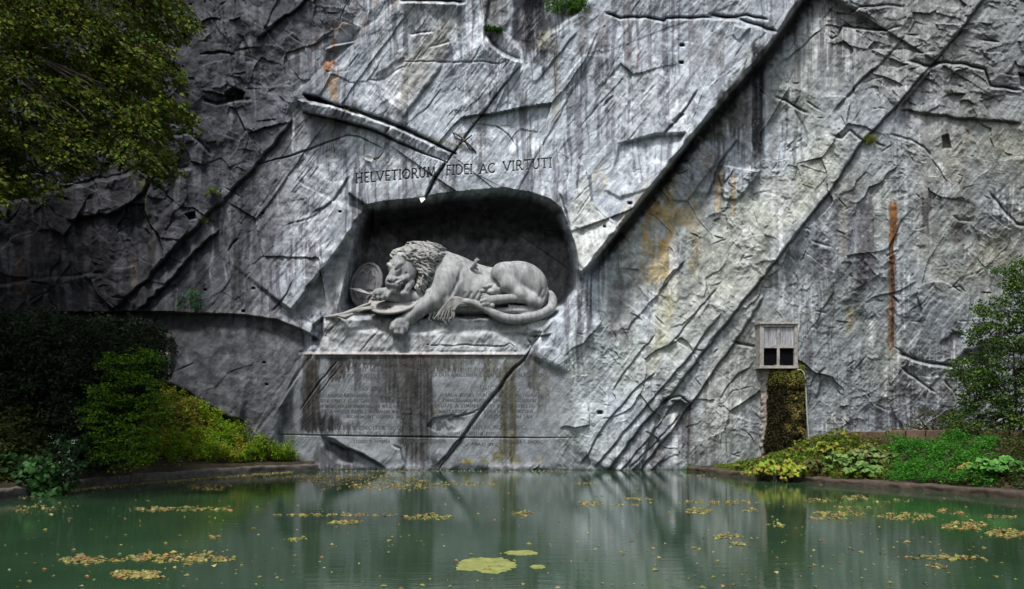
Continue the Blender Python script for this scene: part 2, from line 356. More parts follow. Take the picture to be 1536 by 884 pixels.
# beam with the dark gap over it
slab([(448, 150), (470, 152), (510, 163), (560, 180), (600, 195), (640, 214), (676, 236), (668, 243), (640, 232), (600, 213), (560, 193), (505, 178), (455, 167)], .38, .0, -.012, 1.3)
crk([(458, 146), (490, 154), (530, 166), (570, 179), (600, 191), (640, 209), (684, 231)], 3.0, .55, .6, .0)
crk([(455, 169), (505, 180), (560, 195), (600, 215), (645, 234), (672, 244)], 1.8, .25, .6, .1)
crk([(520, 162), (516, 172), (512, 178)], 1.5, .12, .5); crk([(585, 190), (580, 197), (576, 203)], 1.5, .12, .5)
slab([(455, 142), (470, 143), (498, 155), (490, 158), (465, 154)], -.7, 0, 0, 2)
crk([(383, 247), (430, 236), (470, 222), (500, 211), (522, 203), (540, 206), (556, 214), (572, 222)], 1.3, .13, .6)
fault([(634, 304), (652, 268), (672, 240), (692, 212), (722, 172), (755, 128), (782, 96)], .06, 22, .3, .9, .6, .2, 1.3)
crk([(636, 300), (650, 272), (668, 243)], 2.6, .35, .5)
# overhang at the top centre
fault([(785, 95), (760, 84), (738, 68), (727, 50)], .45, 40, .7, 3, 1, .1, 3)
fault([(790, 88), (812, 62), (850, 30), (872, 12), (885, -10)], -.35, 50, .5, 4, 2, .0, 2)
slab([(775, -10), (815, -10), (812, 40), (795, 85), (772, 60)], -.35, 0, 0, 6)
fault([(735, 80), (725, 62), (728, 30), (735, -8)], .2, 20, .4, 3, 2, .05, 2)
crk([(600, 92), (630, 92), (680, 94), (720, 92), (750, 96), (770, 88)], 1.3, .05, 1.2)
fault([(1155, 32), (1120, 24), (1090, 28), (1045, 28), (1000, 29), (997, 33), (968, 27), (930, 29), (905, 20)], .13, 45, .5, 1.4, 1, .24, 1.9, 8)
fault([(1170, 52), (1130, 38), (1108, 30), (1060, 24)], .22, 40, .6, 1.6, 1, .25, 2.6)
fault([(700, 5), (660, 3), (620, 2), (596, 4)], .5, 20, .8, 2, 1, .3, 2.5)
fault([(652, 48), (630, 50), (612, 53)], .12, 14, .5, 1.2, .6, .1, 1.4)
fault([(680, 62), (660, 68), (640, 72)], .08, 12, .5, 1.2, .6, .06, 1)
fault([(420, 160), (455, 130), (475, 112), (520, 72), (545, 45), (570, 30), (605, -10)], -.22, 40, .3, 3, 2.5, .05, 2)
fault([(486, 75), (500, 68), (533, 62), (545, 55)], -.3, 18, .8, 2, 1.5, .15, 3)
slab([(492, 76), (532, 64), (520, 92), (505, 104), (490, 90)], -.35, 0, 0, 3)
fault([(560, 115), (580, 105), (600, 90), (610, 85)], .10, 16, .4, 3, 2, 0, 1)
crk([(555, 120), (575, 118), (590, 108), (605, 100)], 2.5, .06, 2)
fault([(600, 180), (625, 150), (645, 125), (665, 95)], .12, 22, .5, 4, 2, .05, 2)
fault([(565, 172), (600, 140), (630, 105)], -.08, 26, .5, 4, 1, .0, 2)
fault([(770, 300), (800, 240), (830, 190), (868, 120), (900, 60)], .07, 40, .4, 4, 1, .03, 1.5)
fault([(800, 130), (835, 85), (868, 45)], .06, 18, .4, 2, 1, .05, 1.3)
crk([(870, 192), (905, 150), (935, 118)], 1.4, .06, .8); crk([(905, 160), (912, 152), (920, 144)], 2, .12, .4)
fault([(990, 205), (1010, 185), (1030, 160), (1048, 132)], .09, 10, .3, 1, .8, .12, 1.6)
slab([(1008, 182), (1020, 170), (1026, 172), (1014, 186)], -.2)
crk([(708, 185), (745, 190), (762, 202), (775, 220)], 1., .07, .8)
crk([(935, 62), (915, 110), (898, 150)], .9, .04)
slab([(1102, 38), (1125, 42), (1108, 62), (1098, 52)], .14, .006, -.006)
# dark broken diagonal that bounds the left of the slab
fault([(165, 470), (215, 425), (262, 375), (302, 330), (345, 292), (392, 240), (415, 212), (440, 178)], .16, 40, .6, 3, 3, .12, 2.4)
fault([(205, 470), (250, 425), (300, 372), (330, 342)], .25, 26, .6, 2, 2.5, .1, 2)
fault([(225, 412), (255, 380), (282, 345)], .18, 18, .6, 2, 2, .08, 1.6)
slab([(278, 322), (292, 318), (294, 328), (284, 330)], -.4)
fault([(215, 430), (230, 340), (262, 305), (268, 262)], -.3, 40, .5, 3, 3, .05, 2)
slab([(338, 140), (350, 132), (366, 140), (364, 150), (340, 152)], -.5, 0, 0, 3)
fault([(380, 150), (350, 152), (325, 158), (300, 150)], .12, 30, .7, 2, 2, .15, 2.4)
fault([(320, 235), (300, 215), (282, 200), (258, 204)], .13, 30, .7, 2, 2, .12, 2.2)
fault([(290, 255), (260, 252), (220, 252), (190, 262), (120, 278), (30, 300), (-60, 310)], .16, 60, 1.6, 4, 3, .10, 2.4)
fault([(100, 330), (170, 320), (215, 290), (232, 262)], .2, 30, .6, 3, 3, .1, 2)
crk([(300, 82), (330, 78), (352, 82)], 2, .15); fault([(385, 62), (420, 30), (450, 10), (470, -15)], .2, 30, .5, 2, 2, .1, 2)
fault([(192, 440), (150, 412), (100, 416), (40, 420), (-50, 440)], .15, 30, .5, 3, 2, .05, 2)
for (q, dp) in (([(358, 358), (350, 365), (342, 378)], .12), ([(372, 350), (380, 345)], .05), ([(410, 370), (395, 385), (375, 400)], .05), ([(425, 340), (470, 325), (490, 310)], .05)):
    crk(q, 1.5, dp)
# slanting shoulder left of the niche and the smaller recess
fault([(436, 472), (470, 425), (500, 388), (530, 345), (545, 316)], .45, 60, .9, 6, 1.5, 0, 3, 8)
fault([(405, 470), (430, 440), (440, 418)], .06, 14, .3, 1, 1, .05, 1)
fault([(470, 320), (500, 300), (525, 262)], .10, 16, .3, 2, 1.5, .06, 1.5)
slab([(524, 291), (548, 308), (540, 330), (527, 318)], -.28, 0, 0, 3)
# ledge over the left wall, tablet moulding
fault([(480, 512), (462, 500), (440, 490), (418, 481), (370, 474), (300, 471), (215, 468), (60, 470)], -.42, 90, .35, 1.8, .6, .0, 2, 10)
fault([(382, 652), (420, 603), (450, 556), (474, 524)], -.12, 50, .3, 1.3, .8, .12, 1.5)
fault([(246, 572), (285, 592), (318, 615), (342, 628), (368, 632)], .35, 60, .9, 2, 1.5, .35, 4, 10)
crk([(255, 560), (275, 552), (290, 545)], 1.2, .06); crk([(235, 470), (232, 490), (228, 512)], 1.5, .1)
D[:] += (.20*sst(528, 532.5, GY)*mask([(448, 500), (790, 500), (806, 560), (790, 800), (330, 800), (448, 540)], 3)*(1-sst(770, 800, GX+.0*GY))*(1-sst(560, 680, GY)))
mold = np.exp(-((GY-(530+.004*(GX-450)))/2.2)**2)*sst(452, 460, GX)*(1-sst(782, 790, GX)); D += .10*mold
crk([(420, 652), (520, 654), (620, 655.5), (700, 656.5), (800, 657), (866, 657)], 1.0, .10, .15, .2)
# broken foot of the tablet
fault([(490, 660), (515, 672), (545, 682), (570, 697), (580, 704)], .25, 20, .8, 1.6, 1.5, .12, 2)
slab([(484, 656), (500, 660), (530, 680), (528, 694), (505, 692), (490, 676)], -.30, 0, 0, 4)
fault([(612, 704), (604, 690), (600, 674), (585, 668)], .14, 20, .5, 2, .8, .08, 1.5)
fault([(655, 700), (675, 675), (690, 658), (705, 650)], .12, 14, .6, 1.4, 1, .12, 1.6)
crk([(660, 702), (700, 648), (725, 612), (745, 588), (765, 560), (790, 534), (812, 498)], 2.4, .26, 1.2)
slab([(640, 640), (650, 628), (680, 622), (700, 632), (690, 648), (660, 650)], -.06, .002, .002, 2)
slab([(672, 630), (692, 622), (705, 612), (700, 640), (682, 648)], -.05, .003, 0, 1.5)
crk([(680, 626), (700, 622), (718, 614)], 1.4, .08)
crk([(508, 540), (490, 562), (468, 590), (450, 615)], 1.4, .1); crk([(512, 548), (478, 590)], 1, .06)
fault([(786, 534), (800, 515), (814, 495), (826, 470)], -.30, 50, .5, 2.5, 1, .05, 2)
# right-hand traced details
fault([(1138, 522), (1118, 519), (1094, 514)], .12, 12, .6, 1.2, .6, .16, 2)
fault([(1078, 602), (1092, 578), (1108, 560), (1125, 552)], .07, 14, .4, 1.2, .6, .05, 1); crk([(1082, 608), (1100, 586), (1130, 580)], 1, .05)
slab([(995, 598), (1035, 604), (1032, 720), (938, 720), (965, 690)], -.28, 0, 0, 2.5)
fault([(1035, 606), (1020, 596), (1002, 600), (990, 612)], .3, 16, .8, 1.6, 1, .15, 2)
slab([(1006, 622), (1018, 618), (1012, 650), (990, 662), (975, 650), (968, 646)], .12, 0, 0, 2)
fault([(1536, 184), (1450, 179), (1400, 173), (1345, 163)], -.16, 40, .5, 1.5, 1.5, .06, 1.5)
fault([(1378, 164), (1400, 148), (1412, 130), (1436, 130), (1452, 138), (1468, 152), (1488, 176)], -.2, 22, .6, 1.6, 1.2, .1, 2)
fault([(1536, 137), (1520, 136), (1484, 130), (1476, 106), (1440, 97), (1408, 96), (1396, 102), (1358, 92)], .22, 24, .8, 1.6, 1, .18, 2.2)
fault([(1355, 40), (1330, 47), (1300, 45), (1264, 41), (1258, 55), (1248, 60), (1236, 50)], .15, 22, .6, 1.4, 1, .12, 1.8)
fault([(1360, 12), (1330, 9), (1290, 12), (1272, 24)], .12, 18, .6, 1.4, 1, .1, 1.6)
fault([(1500, 65), (1480, 62), (1464, 60)], .12, 18, .6, 1.4, 1, .1, 1.6)
fault([(1298, 216), (1275, 197), (1262, 208), (1242, 203)], .12, 14, .6, 1.4, 1, .12, 2)
fault([(1215, 172), (1198, 165), (1178, 152), (1156, 143)], .16, 20, .6, 1.4, 1, .12, 1.8)
fault([(1236, 170), (1222, 162), (1206, 152)], .08, 12, .6, 1, 1, .08, 1.4)
fault([(1212, 222), (1208, 200), (1198, 180), (1190, 162)], .1, 18, .5, 2, 1, .05, 1.5)
fault([(1400, 240), (1385, 222), (1368, 212), (1332, 202)], .12, 18, .5, 1.4, 1, .1, 1.8)
fault([(1334, 224), (1318, 218), (1308, 212)], .1, 12, .5, 1.4, 1, .1, 1.8)
crk([(1398, 240), (1410, 256), (1420, 272)], 1.4, .08)
slab([(1413, 205), (1422, 202), (1426, 222), (1414, 224)], -.35)
slab([(1528, 110), (1542, 112), (1542, 134), (1530, 130)], -.4)
fault([(1545, 342), (1525, 338), (1505, 318), (1482, 288)], .18, 30, .6, 2, 1, .12, 2.2)
fault([(1460, 334), (1438, 332), (1424, 321)], .1, 16, .4, 1.4, 1, .05, 1.4)
fault([(1252, 373), (1235, 368), (1215, 362)], .08, 14, .5, 1.2, 1, .08, 1.5); fault([(1222, 350), (1210, 343), (1198, 344)], .07, 12, .5, 1.2, 1, .06, 1.2)
fault([(1472, 552), (1440, 553), (1418, 550), (1380, 544), (1346, 532)], .3, 34, .8, 2, 1.5, .2, 3)
slab([(1430, 548), (1448, 526), (1476, 524), (1482, 548)], -.45, 0, 0, 3)
fault([(1406, 592), (1382, 576), (1362, 562), (1348, 550)], .14, 26, .6, 1.6, 1.5, .1, 2)
fault([(1448, 498), (1430, 500), (1414, 512), (1408, 520)], -.14, 24, .5, 2, 1.5, .03, 1.5)
fault([(1432, 590), (1420, 578), (1414, 570)], .08, 12, .5, 1.4, 1, .06, 1.6)
crk([(1365, 466), (1385, 455), (1392, 446)], 1.4, .07); crk([(1424, 432), (1440, 430), (1448, 438)], 1.4, .07); crk([(1370, 483), (1385, 485), (1392, 470)], 1.2, .05)
fault([(1300, 455), (1270, 460), (1220, 462), (1180, 448)], .03, 14, .4, 1, 1, -.03, 1)
fault([(1380, 420), (1350, 436), (1310, 446), (1295, 456)], -.05, 14, .4, 1.2, 1, -.03, 1)
fault([(1224, 600), (1230, 575), (1228, 560), (1240, 548)], .10, 18, .5, 2, 1, .04, 1.5)
fault([(1250, 560), (1232, 572), (1226, 602)], -.08, 14, .4, 2, 1, 0, 1.5)
fault([(1310, 605), (1300, 592), (1292, 586)], .06, 12, .4, 1.2, 1, .04, 1.2)
crk([(1068, 352), (1050, 332), (1030, 300)], 1, -.05); crk([(1010, 352), (985, 325), (968, 318)], 1, -.06)
for (x, y, r_) in ((1023, 68, 3.2), (1022, 94, 3), (945, 305, 3), (907, 340, 2), (900, 619, 4), (394, 320, 2), (380, 433, 2), (365, 467, 2.2), (308, 435, 2), (510, 318, 2), (396, 544, 2), (400, 577, 2)):
    w_ = win(x-14, x+14, y-10, y+10); g = np.exp(-(((GX[w_]-x)/r_)**4+((GY[w_]-y)/(r_*.65))**4)); D[w_] -= (.4*g).astype(np.float32); grime[w_] = np.maximum(grime[w_], g)
# random small breaks
rr = random.Random(5)
def inpoly_mask(x, y, m): return m[min(SH[0]-1, np.searchsorted(ys, y)), min(SH[1]-1, np.searchsorted(xs, x))]
cnt = 0
while cnt < 330:
    x = rr.uniform(0, 1530); y = rr.uniform(0, 700)
    if inpoly_mask(x, y, m_tab) > .1 or inpoly_mask(x, y, m_niche_zone) > .2: continue
    R = inpoly_mask(x, y, m_right); T_ = inpoly_mask(x, y, m_tr); U = inpoly_mask(x, y, m_ul)
    if R+U < .3 and rr.random() < .65: continue
    if inpoly_mask(x, y, m_text) > .1 or inpoly_mask(x, y, m_leftwall) > .5: continue
    cnt += 1; l = rr.uniform(10, 34) if R > .5 else rr.uniform(14, 50)
    if T_ > .5: an = rr.gauss(0, .35)
    elif R > .5: an = rr.choice([rr.gauss(-.9, .2), rr.gauss(.15, .7), rr.gauss(.6, .3)])
    elif U > .5: an = rr.choice([rr.gauss(-.9, .4), rr.gauss(.5, .5)])
    else: an = rr.gauss(-.92, .07)
    bend = rr.uniform(-.5, .5) if R+U > .5 else rr.uniform(-.05, .05); pts = [(x, y)]
    for k in range(4):
        pts.append((pts[-1][0]+math.cos(an)*l/4, pts[-1][1]+math.sin(an)*l/4)); an += bend/1.6
    if rr.random() < .5: pts = pts[::-1]
    if R+U > .5: fault(pts, rr.uniform(.015, .06), rr.uniform(3, 8), .3, .8, .7, rr.uniform(.02, .08), rr.uniform(.6, 1.0), l*.4)
    else: crk(pts, rr.uniform(.8, 1.3), rr.uniform(.02, .06), .8)

# --- the niche
nic = [(547, 308), (570, 303), (595, 300), (633, 296), (677, 288), (722, 285), (760, 282), (795, 288), (826, 299), (843, 313), (853, 337), (864, 370), (869, 410), (866, 436), (850, 462), (822, 492), (700, 505), (520, 500), (505, 470), (512, 440), (520, 405), (530, 360), (537, 330)]
w_, s = polyd(jag(nic+[nic[0]], 1.2, 14)[:-1])
Xw, Yw = GX[w_], GY[w_]
wall_w = np.where(Yw < 345, 34, 16); wall_w = np.where(Xw < 560, 26, wall_w)
kf = np.ones((9, 9))
open_ = np.clip(s/wall_w, 0, 1)**.8
floor_ = 1-sst(452, 482, Yw+2.5*fbm(Xw/30, Yw/12, 2, 123)+4*sst(830, 870, Xw))
dep = 3.3*open_*floor_+.22*sst(0, 10, s)*(1-floor_)
flat = D[w_]; k_ = sst(0, 14, s)
D[w_] = flat*(1-k_*.75)-dep+.12*fbm(Xw/60, Yw/60, 4, 140)*sst(10, 60, s)*floor_
# plinth rock under the lion
m_pl = mask([(486, 474), (830, 474), (812, 498), (788, 528), (480, 528)], 3)
D += m_pl*(.10*fbm(GX/45, GY/30, 3, 150)+.035*ridge(nN/16, sS/120, 3, 151))
fault([(790, 505), (812, 504), (830, 500)], .12, 14, .5, 1.2, 1, .1, 1.4); fault([(800, 528), (795, 515), (788, 506)], .1, 10, .5, 1.2, 1, .1, 1.4)
crk([(640, 517), (670, 519), (700, 517), (730, 519), (755, 520), (765, 515), (772, 521)], 1, .1, 1.2)
crk([(540, 528), (556, 508), (572, 490)], 1.2, .06); crk([(488, 505), (500, 490), (512, 478)], 1.1, .07)
crk([(735, 472), (720, 482), (712, 484)], 2, .08); slab([(470, 488), (484, 478), (486, 505), (478, 522), (468, 512)], -.45, 0, 0, 2.5)
slab([(742, 478), (800, 478), (830, 478), (818, 496), (790, 502), (760, 500)], .10, .002, .003, 3)

# --- carved words: stroke capitals
def arc(cx, cy, rx, ry, a0, a1, n=8): return [(cx+rx*math.cos(math.radians(a0+(a1-a0)*i/n)), cy+ry*math.sin(math.radians(a0+(a1-a0)*i/n))) for i in range(n+1)]
FONT = {
 'A': (.78, [[(0, 0), (.38, 1)], [(.38, 1), (.78, 0)], [(.14, .36), (.64, .36)]]), 'B': (.56, [[(.08, 0), (.08, 1)], [(.08, 1)]+arc(.28, .76, .22, .24, 90, -90)+[(.08, .52)], [(.08, .52)]+arc(.3, .26, .26, .26, 90, -90)+[(.08, 0)]]),
 'C': (.72, [arc(.42, .5, .42, .5, 50, 310, 12)]), 'D': (.76, [[(.08, 0), (.08, 1)], [(.08, 1)]+arc(.3, .5, .44, .5, 90, -90, 10)+[(.08, 0)]]),
 'E': (.52, [[(.08, 0), (.08, 1)], [(.08, 1), (.5, 1)], [(.08, .52), (.42, .52)], [(.08, 0), (.52, 0)]]), 'F': (.5, [[(.08, 0), (.08, 1)], [(.08, 1), (.5, 1)], [(.08, .52), (.4, .52)]]),
 'G': (.76, [arc(.42, .5, .42, .5, 50, 300, 12), [(.7, .05), (.7, .42), (.52, .42)]]), 'H': (.76, [[(.08, 0), (.08, 1)], [(.68, 0), (.68, 1)], [(.08, .5), (.68, .5)]]),
 'I': (.18, [[(.09, 0), (.09, 1)]]), 'K': (.66, [[(.08, 0), (.08, 1)], [(.62, 1), (.1, .45)], [(.25, .6), (.66, 0)]]), 'L': (.5, [[(.08, 1), (.08, 0)], [(.08, 0), (.5, 0)]]),
 'M': (.92, [[(.05, 0), (.14, 1)], [(.14, 1), (.46, .05)], [(.46, .05), (.78, 1)], [(.78, 1), (.87, 0)]]), 'N': (.78, [[(.08, 0), (.08, 1)], [(.08, 1), (.7, 0)], [(.7, 0), (.7, 1)]]),
 'O': (.84, [arc(.42, .5, .42, .5, 0, 360, 14)]), 'P': (.54, [[(.08, 0), (.08, 1)], [(.08, 1)]+arc(.28, .74, .24, .26, 90, -90)+[(.08, .48)]]), 'Q': (.84, [arc(.42, .5, .42, .5, 0, 360, 14), [(.45, .15), (.85, -.15)]]),
 'R': (.64, [[(.08, 0), (.08, 1)], [(.08, 1)]+arc(.28, .74, .24, .26, 90, -90)+[(.08, .48)], [(.3, .48), (.64, 0)]]), 'S': (.52, [arc(.27, .74, .21, .26, 30, 270, 8)+arc(.27, .25, .23, .25, 90, -150, 8)[1:]]),
 'T': (.66, [[(.33, 0), (.33, 1)], [(0, 1), (.66, 1)]]), 'U': (.72, [[(.08, 1), (.08, .3)]+arc(.36, .3, .28, .3, 180, 360, 8)+[(.64, 1)]]), 'V': (.76, [[(0, 1), (.38, 0)], [(.38, 0), (.76, 1)]]),
 'W': (1.1, [[(0, 1), (.28, 0)], [(.28, 0), (.55, .95)], [(.55, .95), (.82, 0)], [(.82, 0), (1.1, 1)]]),
 'X': (.72, [[(0, 1), (.72, 0)], [(0, 0), (.72, 1)]]), 'Y': (.7, [[(0, 1), (.35, .5)], [(.7, 1), (.35, .5)], [(.35, .5), (.35, 0)]]), 'Z': (.62, [[(0, 1), (.62, 1)], [(.62, 1), (0, 0)], [(0, 0), (.62, 0)]]), '.': (.12, [[(.05, .45), (.07, .5)]]), ' ': (.42, [])}
SERIF = {'H': [(.08, 0), (.08, 1), (.68, 0), (.68, 1)], 'I': [(.09, 0), (.09, 1)], 'F': [(.08, 0)], 'T': [(.33, 0)], 'R': [(.08, 0), (.64, 0)], 'M': [(.05, 0), (.87, 0)], 'N': [(.08, 0), (.7, 1)], 'A': [(0, 0), (.78, 0)], 'V': [(0, 1), (.76, 1)], 'P': [(.08, 0)], 'U': [(.08, 1), (.64, 1)], 'X': [(0, 0), (0, 1), (.72, 0), (.72, 1)], 'L': [(.08, 1)]}
def strokes(text, x0, x1, y0, y1, h):
    """picture-space strokes of text from x0 to x1 with its baseline running y0 -> y1"""
    gap = .22; tot = sum(FONT[c][0]+gap for c in text)-gap; k = (x1-x0)/tot; out = []; x = 0
    for c in text:
        wd, st = FONT[c]; st = list(st)+[[(a-.09, b), (a+.09, b)] for a, b in SERIF.get(c, [])]
        for s_ in st: out.append([(x0+(x+a)*k, y0+(y1-y0)*((x+a)/tot)-b*h) for a, b in s_])
        x += wd+gap
    return out
letters = np.zeros(SH, np.float32); wordid = np.zeros(SH, int)
for wi, args in enumerate((('HELVETIORUM', 534, 653, 275, 265, 14), ('FIDEI', 670, 708, 263, 261, 14), ('AC', 720, 742, 261, 259, 13.5), ('VIRTUTI', 755, 827, 257.5, 251.5, 14))):
    for s_ in strokes(*args):
        x = [p[0] for p in s_]; y = [p[1] for p in s_]; w_ = win(min(x)-4, max(x)+4, min(y)-4, max(y)+4)
        dd, _, _ = pdist(s_, w_); c = np.clip(1.15-dd, 0, 1); letters[w_] = np.maximum(letters[w_], c); wordid[w_] = wi
D -= .085*letters

# ------------------------------------------------------------------ stone colours: beds, mineral streaks, wet black runs, lichen
C = np.zeros(SH+(3,), np.float32)
base = np.array([.268, .290, .318]); n1 = fbm(GX/130, GY/130, 4, 200); n2 = fbm(nN/14, sS/110, 4, 210, .6); n3 = fbm(GX/14+wx/9, GY/14, 4, 220, .6)
n2b = gn(nN/5+gn(GX/40, GY/40, 5)*2, sS/60, 215)*sst(-.3, .3, fbm(GX/90, GY/90, 2, 216))
val = 1+.36*n1+.22*n2*m_slab+.14*n2+.34*n3+.30*n2b; val = np.clip(val, .3, 1.8)*(1-.34*m_right*(1-mask([(868, 424), (1220, -10), (1290, 190), (1100, 470), (900, 720), (820, 720)], 40)))
C[:] = base*val[..., None]
def blend(m, col, k=1.): 
    mm = np.clip(m*k, 0, 1)[..., None]; C[:] = C*(1-mm)+np.array(col, np.float32)*mm*(.8+.35*np.clip(n3, -1, 1))[..., None]
vst = fbm(GX/9+gn(GX/40, GY/60, 8)*.6, GY/220, 4, 230, .65)      # vertical runs
vst2 = fbm(GX/30, GY/260, 3, 235, .6)
purple = [.15, .145, .165]; black = [.028, .029, .033]; white = [.58, .59, .61]
# long general runs
blend(sst(.0, .45, vst+.6*vst2)*sst(-.35, .15, fbm(GX/160, GY/240, 2, 240)), [.105, .104, .125], .8)
blend(sst(.25, .6, gn(GX/26, GY/300, 246)+.4*vst)*sst(-.2, .2, fbm(GX/140, GY/130, 2, 247)), [.06, .06, .07], .7)
blend(sst(.15, .6, fbm(GX/6, GY/130, 4, 250, .6))*sst(-.1, .35, fbm(GX/110, GY/170, 2, 255)), white, .62)
blend(sst(.15, .7, n2+.4*n3+.5*n1)*m_slab, [.115, .115, .135], .6); blend(sst(.1, .6, -n2*.6-n1*.6+.3*n3)*m_slab, [.47, .485, .52], .6)
# region tones
right_low = m_right*sst(-.2, .3, n1)
blend(m_right*sst(-.4, .4, fbm(GX/200, GY/200, 2, 261)), [.25, .262, .25], .45)
blend(mask([(1380, 180), (1560, 180), (1560, 430), (1400, 430)], 50)*sst(-.5, .3, n1), [.235, .225, .185], .7)
blend(m_tr, [.20, .205, .20], .55)
blend(mask([(1138, 268), (1200, 252), (1240, 200), (1275, 205), (1240, 285), (1130, 430), (1040, 530), (990, 560), (1030, 440), (1090, 300)], 18), [.42, .43, .40], .6)
blend(mask([(930, 330), (1000, 260), (1050, 300), (1040, 400), (1000, 470), (960, 420)], 22)*sst(-.3, .2, fbm(GX/22, GY/60, 3, 270)), [.35, .28, .165], .85)
blend(mask([(955, 300), (1000, 285), (1010, 380), (965, 380)], 12)*sst(-.2, .2, fbm(GX/12, GY/30, 3, 271)), [.40, .27, .12], .8)
blend(mask([(990, 430), (1020, 420), (1000, 520), (975, 560)], 12), [.30, .28, .17], .55)
blend(mask([(600, 90), (668, 20), (690, 30), (660, 90), (620, 150), (590, 175)], 12), [.34, .31, .25], .4)
blend(mask([(480, 100), (520, 60), (560, 20), (700, -20), (600, -20), (500, 20), (440, 90)], 12)*sst(.0, .5, fbm(GX/10, GY/25, 3, 275)), [.33, .20, .14], .6)
blend(mask([(488, 120), (497, 150), (506, 152), (508, 110)], 4), [.33, .22, .13], .8)
blend(np.exp(-((GX-492-.3*(100-GY))**2/60))*sst(85, 95, GY)*(1-sst(102, 112, GY)), [.45, .17, .04], .9)
blend(np.exp(-((GX-501)**2/8))*sst(55, 60, GY)*(1-sst(70, 76, GY)), [.45, .17, .04], .9)
# dark left: algae-blackened rock, with tree shade painted into its colour
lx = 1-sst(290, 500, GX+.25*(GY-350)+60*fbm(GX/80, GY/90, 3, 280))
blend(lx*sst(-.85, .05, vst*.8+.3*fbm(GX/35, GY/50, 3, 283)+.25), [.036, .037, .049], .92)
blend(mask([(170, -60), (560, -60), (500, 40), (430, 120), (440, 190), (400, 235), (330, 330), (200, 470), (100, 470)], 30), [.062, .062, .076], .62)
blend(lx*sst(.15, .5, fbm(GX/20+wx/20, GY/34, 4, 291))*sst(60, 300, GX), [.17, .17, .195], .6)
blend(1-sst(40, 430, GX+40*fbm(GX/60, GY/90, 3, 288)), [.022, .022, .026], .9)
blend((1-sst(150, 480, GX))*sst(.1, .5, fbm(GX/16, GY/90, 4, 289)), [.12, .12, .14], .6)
blend(m_leftwall, [.055, .055, .060], .78); blend(m_leftwall*sst(0, .4, fbm(GX/40, GY/16, 3, 287)), [.16, .165, .17], .45)
def run(x, w_, y0, y1, col, k=1., fade=.25, wob=2.5):
    W_n = win(x-w_*2-14, x+w_*2+14, y0-22, y1+30); gx = GX[W_n]; gy = GY[W_n]
    xx = gx-x-wob*gn(gy/40+x, gx*0+x, 300); edge = w_*(1+.35*gn(gy/22, gx*0+x*.7, 301)); m = (1-sst(edge*.7, edge*1.15, np.abs(xx)+2.2*gn(gx/3, gy/26, 302)))
    m *= sst(y0-4, y0+8, gy+8*gn(gx/6, gx*0, 303))*(1-sst(y1-fade*(y1-y0), y1, gy+14*gn(gx/5, gx*0+3, 304)))
    mm = np.clip(m*(1.05+.45*gn(gx/5, gy/60, 305))*k, 0, 1)[..., None]
    C[W_n] = C[W_n]*(1-mm)+np.array(col, np.float32)*mm*(.8+.35*np.clip(n3[W_n], -1, 1))[..., None]
